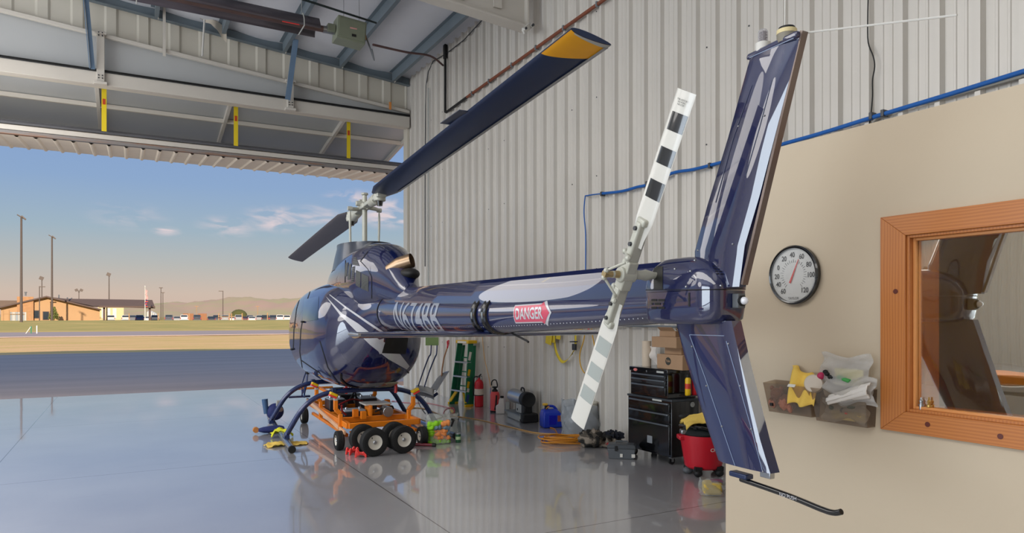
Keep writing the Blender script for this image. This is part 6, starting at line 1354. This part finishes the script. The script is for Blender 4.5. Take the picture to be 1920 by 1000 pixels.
# --- pipes on wall
P_ = [wallp(x, y, WX-.07) for x, y in ((1098,506),(1098,440),(1095,400),(1097,371),(1101,367),(1130,363),(1165,359),(1195,351),(1215,346),(1260,325),(1300,318),(1340,308),(1400,292),(1462,272),(1540,250),(1640,219),(1780,177),(1925,132))]
bh = T('blue_air_line', 'bright blue air line rising along the ribbed wall above the office', 'air line', P_[0])
mb = MB(); mb.tube(smoothpts([v-P_[0] for v in P_[:6]], 5), .009, 8); mb.tube(smoothpts([v-P_[0] for v in P_[5:]], 5), .019, 10); obj('hose', mb, mat('blue hose', (20,92,170), .4, 0, .06, 6), bh)
for x, y in ((1130,364),(1215,345),(1333,311),(1636,218),(1658,213)):
    mb = MB(); q = wallp(x, y, WX-.06)-P_[0]; mb.box(q, (.07, .03, .06)); obj('hose_clip', mb, M_darksteel, bh, bevel=.004)
P_ = [wallp(x, y, WX-.055) for x, y in ((1636,230),(1646,220),(1658,216),(1700,202),(1780,181),(1925,141))]
mb = MB(); mb.tube(smoothpts([v-P_[0] for v in P_], 5), .014, 8); put('grey_conduit', mb, mat('grey conduit', (140,138,132), .5), 'thin grey conduit running just below the blue air line', 'conduit', P_[0])
P_ = [wallp(x, y, WX-.05) for x, y in ((1628,-10),(1627,40),(1628,80),(1637,105),(1640,125),(1636,150),(1636,180),(1633,215),(1630,232)) ]
mb = MB(); mb.tube(smoothpts([v-P_[0] for v in P_], 4), .006, 6); put('black_wire', mb, M_blackm, 'thin black wire hanging down the wall above the office', 'wire', P_[0])
a = wallp(1160, -20, WX-.07); b_ = wallp(876, 182, WX-.07); c = wallp(835, 212, WX-.07); d = wallp(835, 96, WX-.07)
gpipe = T('gas_pipe', 'rusty brown gas pipe running high along the ribbed wall', 'pipe', c)
mb = MB(); mb.cyl(a-c, b_-c, .026, n=12); obj('brown_run', mb, mat('rust brown pipe', (120,64,42), .55, 0, .2, 3), gpipe)
mb = MB(); mb.tube([b_-c, (b_-c)*.05, Vector((0, 0, .02)), (d-c)*.1, d-c], .026, 10); obj('black_drop', mb, M_blackm, gpipe)
for f in (.05, .2, .38, .55, .72, .9): mb = MB(); q = (b_-c).lerp(a-c, f); mb.box(q, (.06, .03, .07)); obj('pipe_strap', mb, M_galv, gpipe)
mb = MB(); mb.box(d-c, (.06, .1, .3)); mb.tube(smoothpts([d-c, (d-c)+Vector((0, .08, .2)), (d-c)+Vector((0, -.05, .25))]), .012, 6); obj('valve_cluster', mb, M_blackm, gpipe, bevel=.01)
hc_ = yp(700, 84, 11.0); P_ = [d+Vector((-.05, 0, -.3)), d.lerp(hc_, .25)+Vector((0, 0, -.12)), d.lerp(hc_, .6)+Vector((0, 0, -.08)), hc_]
mb = MB(); mb.tube(smoothpts([v-P_[0] for v in P_], 6), .02, 8); put('gas_supply_hose', mb, mat('dark red brown hose', (84,50,48), .6), 'dark gas supply hose slung from the heater box to the wall pipe', 'hose', P_[0])
P_ = [wallp(x, y, WX-.05) for x, y in ((925,15),(870,75),(838,100),(812,115),(803,135),(799,160),(798,200),(797,330),(797,500))]
mb = MB(); mb.tube([v-P_[0] for v in P_], .012, 6); put('wall_cable', mb, M_darksteel, 'dark cable dropping down the ribbed wall beside the door jamb', 'cable', P_[0])
mb = MB(); q = wallp(800, 120, WX-.03); mb.cyl((0, 0, 0), (0, 0, -5.2), .018, n=8); put('vertical_conduit', mb, M_ltgrey, 'light grey vertical conduit near the door jamb', 'conduit', (WX-.05, q.y-.15, 6.6))
# --- tube heater
hb = atz(655, 62, 11.2); ht = T('tube_heater', 'radiant tube heater with green grey burner box hung under the roof', 'heater', hb)
R_ = Euler((0, 0, 0)).to_matrix()
mb = MB(); mb.box((0, 0, 0), (.46, .30, .36), Euler((.0, .08, 0)).to_matrix()); bbx = obj('burner_box', mb, mat('green grey enamel', (122,128,110), .45), ht, bevel=.008)
mb = MB(); mb.box((-.0, -.156, .0), (.42, .012, .3), Euler((.0, .08, 0)).to_matrix()); obj('front_cover', mb, mat('green grey enamel', (122,128,110), .45), bbx, bevel=.004)
mb = MB(); mb.box((.02, -.164, .02), (.11, .004, .02)); obj('maker_plate', mb, mat('red white plate', (206,150,146), .4, 0, .5, 40), bbx); mb = MB(); mb.box((.03, -.164, -.09), (.07, .006, .04)); obj('sight_plate', mb, M_blackm, bbx)
mb = MB(); mb.box((.21, -.05, -.05), (.06, .12, .09)); obj('orange_valve_tag', mb, mat('orange tag', (220,150,30), .5), ht); mb = MB(); mb.box((-.3, -.02, 0), (.12, .14, .12)); obj('blower_box', mb, mat('green grey enamel', (122,128,110), .45), ht, bevel=.006)
mb = MB(); mb.cyl((-.24, 0, -.02), (-.42, 0, -.02), .055, n=16); obj('inlet_tube', mb, M_steel, ht)
M_tubeh = mat('burnt steel tube', (112,90,84), .4, .6, .35, 3)
mb = MB(); mb.cyl((-.4, 0, -.02), (-6.5, 0, .05), .05, n=16); obj('radiant_tube', mb, M_tubeh, ht)
M_refl = mat('aged reflector steel', (104,98,106), .35, .5, .3, 1.5, stretch=(.3, 2, 2))
mb = MB(); prf = [(-.2, -.10), (-.19, -.04), (-.10, .09), (.10, .09), (.19, -.04), (.2, -.10)]
mb.loft([[Vector((x, y, z+(.07*(-x-.4)/6.1))) for y, z in prf] for x in (-.5, -2.5, -4.5, -6.5)], caps=False, closed=False); obj('reflector', mb, M_refl, ht, recalc=False, solid=.006)
for x in (-.75, -3.0): mb = MB(); mb.tube([(x, -.2, -.1), (x, -.2, .0), (x, -.11, .12), (x, .11, .12), (x, .2, 0), (x, .2, -.1), (x, -.2, -.1)], .009, 6); mb.cyl((x, 0, .12), (x, 0, 1.2), .004, n=5); obj('hanger_wire', mb, M_ltgrey, ht)
for yo, x_a, x_b, zz in ((.16, -.9, .5, .42), (-.05, -1.0, .35, .34)):
    mb = MB(); mb.cyl((x_a, yo, zz+.05), (x_b, yo, zz-.10), .016, n=8); obj('threaded_rod', mb, mat('dark green rod', (26,38,38), .5), ht)
for x in (-.1, .15): mb = MB(); mb.tube(smoothpts([(x, 0, .16), (x+.02, .03, .4), (x, .02, 1.0)]), .004, 5); obj('hanger_wire', mb, M_steel, ht)
mb = MB(); mb.tube(smoothpts([(.24, -.02, .05), (.34, -.02, -.2), (.4, -.03, -.38), (.36, -.03, -.2)]), .012, 6); obj('flex_cord', mb, M_grey, ht)
mb = MB(); mb.box((-.95, -.2, -.105), (.25, .01, .012)); obj('red_marker', mb, M_redbright, ht)
# torn insulation flap
q = yp(400, 54, 15.2); mb = MB(); mb.grid(lambda u, v: Vector((-.25+.5*u, .04*math.sin(u*9), .22-.10*u-(.06+.30*u*u)*v+.01*math.sin(u*21))), 16, 8); put('torn_insulation_flap', mb, mat('torn vinyl facing', (196,186,170), .6), 'torn flap of yellowed insulation facing hanging under the roof edge', 'insulation flap', q, recalc=False)
# --- thermometer
tc_ = wallp(1492, 516, OX); tm = T('wall_thermometer', 'round black rimmed dial thermometer on the office wall', 'thermometer', tc_, 0)
Rt = .168
mb = MB(); mb.lathe([(Rt*.98, .0), (Rt*1.05, .006), (Rt*1.05, .028), (Rt*1.0, .036), (Rt*.955, .034), (Rt*.945, .014)], (0, 0, 0), (-1, 0, 0), 56, caps=False); obj('rim', mb, M_blackg, tm)
mb = MB(); mb.lathe([(Rt*.96, .012), (Rt*.96, .018), (.001, .018)], (0, 0, 0), (-1, 0, 0), 56); obj('dial', mb, mat('white dial', (226,226,222), .5), tm)
def dp(ang, r): return Vector((-.0195, math.sin(ang)*-r*Rt, math.cos(ang)*r*Rt))
nums = [('60', -146), ('40', -116), ('20', -86), ('0', -58), ('20', -30), ('40', 0), ('60', 30), ('80', 60), ('100', 88), ('120', 145)]
nums = [('60', -142), ('40', -116), ('20', -92), ('0', -66), ('20', -34), ('40', -4), ('60', 28), ('80', 62), ('100', 92), ('120', 140)]
for tx, dg in nums:
    a = math.radians(dg); c = dp(a, .72); textobj('numeral', tx, .042, lambda x, y, c=c: c+Vector((-.001, -x*.85, y-.014)), M_blackm, tm, bold=.0006)
mb = MB()
for i in range(-14, 15):
    a = math.radians(i*10); mb.beam(dp(a, .44), dp(a, .52 if i % 2 else .56), .0015, .0016)
obj('scale_marks', mb, M_grey, tm)
textobj('maker_lettering', 'TAYLOR', .02, lambda x, y: Vector((-.0205, -x, -Rt*.87+y)), M_blackm, tm)
mb = MB(); an = math.radians(24); u_ = Vector((0, -math.sin(an), math.cos(an))); w_ = Vector((0, math.cos(an), math.sin(an))); base = Vector((-.022, .012, -.02)); mb.prism([base-u_*.03+w_*.006, base-u_*.03-w_*.006, base+u_*.12-w_*.0015, base+u_*.12+w_*.0015], (-.002, 0, 0)); obj('red_needle', mb, M_redbright, tm)
mb = MB(); mb.lathe([(Rt*.95, .03), (Rt*.7, .037), (Rt*.35, .041), (.001, .042)], (0, 0, 0), (-1, 0, 0), 48, caps=False); obj('glass', mb, film('dial glass', (240,240,240), .10, .03), tm)
# --- wall bins
M_smoke = film('smoked acrylic bin', (204,192,178), .16, .1)
def bin_(y0, y1, z0, z1, label, mname, m_):
    b_ = T('wall_bin', label, 'bin', (OX, (y0+y1)/2, z0), 0, 'smoked plastic wall bins'); w = abs(y1-y0)/2; h = z1-z0; dB = .07; dT = .11
    mb = MB()
    v = {}
    o = [(-.003, -w*.93, 0), (-.003, w*.93, 0), (-.003, w, h), (-.003, -w, h), (-dB, -w*.93, 0), (-dB, w*.93, 0), (-dT, w, h*.93), (-dT, -w, h*.93)]
    vs = [mb.bm.verts.new(x) for x in o]
    for f in ((0, 1, 2, 3), (4, 5, 6, 7), (0, 1, 5, 4), (0, 3, 7, 4), (1, 2, 6, 5)): mb.bm.faces.new([vs[i] for i in f])
    obj('bin_shell', mb, m_, b_, sharp=20); return b_, w, h
pz = lambda px, py: wallp(px, py, OX-.08)
bA, wA, hA = bin_(3.0, 2.675, 1.072, 1.262, 'left smoked plastic wall bin holding a brown plush toy and yellow cloth', 'A', M_smoke)
bB, wB, hB = bin_(2.665, 2.33, 1.06, 1.262, 'right smoked plastic wall bin packed with clear bags beside the window', 'B', M_smoke)
# plush
pt_ = T('plush_toy', 'small brown plush toy slumped inside the left wall bin', 'plush toy', (OX-.05, 2.93, 1.08), 0)
M_fur = mat('brown plush fur', (164,112,92), 1, 0, .15, 30, bump=.8, bscale=120)
lump((0, -.06, .055), (.045, .055, .05), 3, M_fur, pt_, 'body', .005); lump((0, .015, .10), (.04, .042, .038), 4, M_fur, pt_, 'head', .003)
for s_ in (-1, 1): mb = MB(); mb.sph((0, .02+s_*.034, .135), (.012, .014, .014), 10, 8); obj('ear', mb, M_fur, pt_)
for q_ in ((-.02, .04, .05), (-.02, -.10, .03), (-.02, .02, .045)): mb = MB(); mb.sph(q_, (.02, .018, .03), 10, 8); obj('limb', mb, M_fur, pt_)
mb = MB(); mb.box((-.04, .02, .04), (.02, .018, .018)); obj('black_tag', mb, M_blackm, pt_)
def cl2(u, v):
    y = .10-.17*u; z = .10+.075*math.sin((1-v)*PI*.6)-.17*max(0, v-.45)+.01*math.sin(u*9); return Vector((-.02-.09*v+.015*math.sin(u*11+v*5), y-.05*v, z+.05*(1-u)*(1-v)))
mb = MB(); mb.grid(cl2, 20, 20); yc = put('yellow_cloth', mb, mat('bright yellow duster', (240,200,92), .9, bump=.3, bscale=90), 'bright yellow duster spilling out of the left wall bin', 'cloth', (OX-.005, 2.755, 1.135), 0, recalc=False, solid=.004)
mb = MB(); mb.box((-.125, .02, .115), (.003, .05, .018), Euler((0, .6, 0)).to_matrix()); obj('white_label', mb, M_paper, yc)
mb = MB(); mb.lathe([(.046, -.04), (.052, -.02), (.052, .015), (.046, .027), (.001, .03)], (0, 0, 0), (-.85, -.5, .1), 28); pf = put('foam_roll', mb, mat('cream foam', (218,206,190), .9), 'round cream foam roll resting where the two wall bins meet', 'foam roll', (OX-.075, 2.665, 1.268), 0)
# bags in right bin
def crumple(c, r, seed, m_, name, label, cat_='bag', amp=.02, grp=None):
    t_ = T(name, label, cat_, c, 0, grp); lump((0, 0, 0), r, seed, m_, t_, 'bag_film', amp)
    return t_
def lumpz(c, r, seed, m_, par, name, amp):
    rnd = random.Random(seed); ph = [rnd.uniform(0, 6) for _ in range(6)]; mb = MB(); mb.sph(c, r, 30, 20); cc = Vector(c)
    for w in mb.bm.verts:
        n_ = (w.co-cc).normalized() if (w.co-cc).length else Vector((0, 0, 1)); w.co += n_*amp*(math.sin(n_.x*7+ph[0])*math.sin(n_.y*8+ph[1])+.7*math.sin(n_.z*13+n_.y*9+ph[2])+.5*math.sin(n_.y*23+ph[3]+n_.z*17))
    return obj(name, mb, m_, par, sharp=40)
M_zip = film('zip bag film', (238,236,232), .35, .1)
z1_ = T('zip_bag', 'upper clear zip bag with black and green fittings in the right wall bin', 'bag', (OX-.06, 2.48, 1.33), 0, 'clear bags in the wall bin')
def sheet(w, h, seed, bow, dz=0):
    rnd = random.Random(seed); ph = [rnd.uniform(0, 6) for _ in range(6)]; mb = MB()
    for s_ in (-1, 1):
        mb.grid(lambda u, v: Vector((s_*bow*math.sin(u*PI)*math.sin(v*PI)+.008*math.sin(u*13+ph[0]+v*7)+.006*math.sin(v*19+ph[1]), (u-.5)*w+.012*math.sin(v*8+ph[2]), (v-.5)*h+dz+.014*math.sin(u*7+ph[3]))), 18, 18)
    return mb
obj('bag_film', sheet(.30, .22, 1, .045), M_zip, z1_, recalc=False)
mb = MB(); mb.box((-.01, -.03, -.01), (.004, .17, .09)); obj('yellow_card', mb, mat('pale yellow card', (226,216,150), .7), z1_)
for i, (y, z) in enumerate(((.09, .0), (.07, -.015), (.05, -.02), (.1, .012))): mb = MB(); mb.sph((-.03, y, z), (.013, .016, .012), 8, 6); obj('black_fitting', mb, M_blackm, z1_)
mb = MB(); mb.cyl((-.03, .02, -.01), (-.03, -.05, -.03), .012, n=10); obj('green_fitting', mb, mat('green fitting', (70,160,80), .5), z1_)
z2_ = T('zip_bag', 'lower clear zip bag with white liners bulging over the right wall bin edge', 'bag', (OX-.085, 2.44, 1.245), 0, 'clear bags in the wall bin')
obj('bag_film', sheet(.30, .15, 7, .05), M_zip, z2_, recalc=False); 
mb = MB(); mb.grid(lambda u, v: Vector((-.02-.035*math.sin(v*3), .10-.24*u, -.03+.09*u*(1-v*.3)+.02*math.sin(v*20+u*3)*.3-.05*v)), 20, 20); obj('white_liner', mb, mat('white liner', (228,222,214), .7), z2_, recalc=False, solid=.003)
z3_ = T('zip_bag', 'clear bag of red and green parts seen through the right wall bin', 'bag', (OX-.045, 2.49, 1.135), 0, 'clear bags in the wall bin')
obj('bag_film', sheet(.27, .13, 9, .03), M_zip, z3_, recalc=False)
for (y, z, m_, r) in ((.07, .01, mat('dark green part', (24,70,50), .5), .014), (-.02, -.01, M_redbright, .009), (-.05, .03, mat('dark green part', (24,70,50), .5), .022), (.0, .0, M_darksteel, .014)):
    mb = MB(); mb.sph((-.02, y, z), (r, r*1.2, r), 10, 8); obj('small_part', mb, m_, z3_)
mb = MB(); mb.box((0, -.02, -.03), (.004, .2, .05)); obj('yellow_card', mb, mat('pale yellow card', (226,216,150), .7), z3_)
z4_ = T('plastic_wrap', 'loose pointed sheet of clear wrap sticking up behind the zip bags', 'plastic wrap', (OX-.03, 2.49, 1.40), 0)
mb = MB(); mb.grid(lambda u, v: Vector((-.01*math.sin(u*6), .12-.22*u, .05*(1-abs(u-.72)*1.6)*v+.01*math.sin(u*9)-.02)), 12, 6); obj('wrap_film', mb, film('thin wrap', (240,238,236), .18, .1), z4_, recalc=False)
mb = MB(); mb.sph((0, 0, 0), (.03, .025, .022), 12, 8); put('magenta_cap', mb, mat('magenta plastic', (190,40,90), .4), 'magenta bottle cap between the foam roll and zip bags', 'cap', (OX-.06, 2.625, 1.315))
# fittings on the window sill
for (y, m_, lab, h) in ((2.115, M_steel, 'steel hose fitting on the window ledge, left one', .06), (2.075, mat('brass', (196,160,90), .3, .8), 'brass hose fitting on the window ledge, right one', .065)):
    f_ = T('hose_fitting', lab, 'hose fitting', (OX+.03, y, wz0+.0145), 0); mb = MB(); mb.lathe([(.011, 0), (.011, .02), (.008, .022), (.008, .035), (.010, .037), (.010, .045), (.005, .05), (.004, h)], n=6 if 'brass' in lab else 14); obj('fitting_body', mb, m_, f_); mb = MB(); mb.lathe([(.013, .018), (.013, .026)], n=16); obj('collar', mb, m_, f_)
# white workbench far left, seen in the window reflection
wb = T('work_cart', 'white work cart with orange trays reflected in the office window', 'cart', (-2.6, 4.6, 0), .2)
mb = MB(); mb.box((0, 0, .78), (.7, 1.6, .06)); mb.box((0, 0, .55), (.66, 1.5, .3)); obj('cart_top', mb, M_whitep, wb, bevel=.01)
for sx_ in (-1, 1):
    for sy_ in (-1, 1): mb = MB(); mb.box((sx_*.3, sy_*.72, .24), (.05, .05, .46)); obj('leg', mb, M_steel, wb)
mb = MB(); mb.box((0, .1, .86), (.5, .9, .1)); obj('orange_tray', mb, M_orange, wb, bevel=.01)
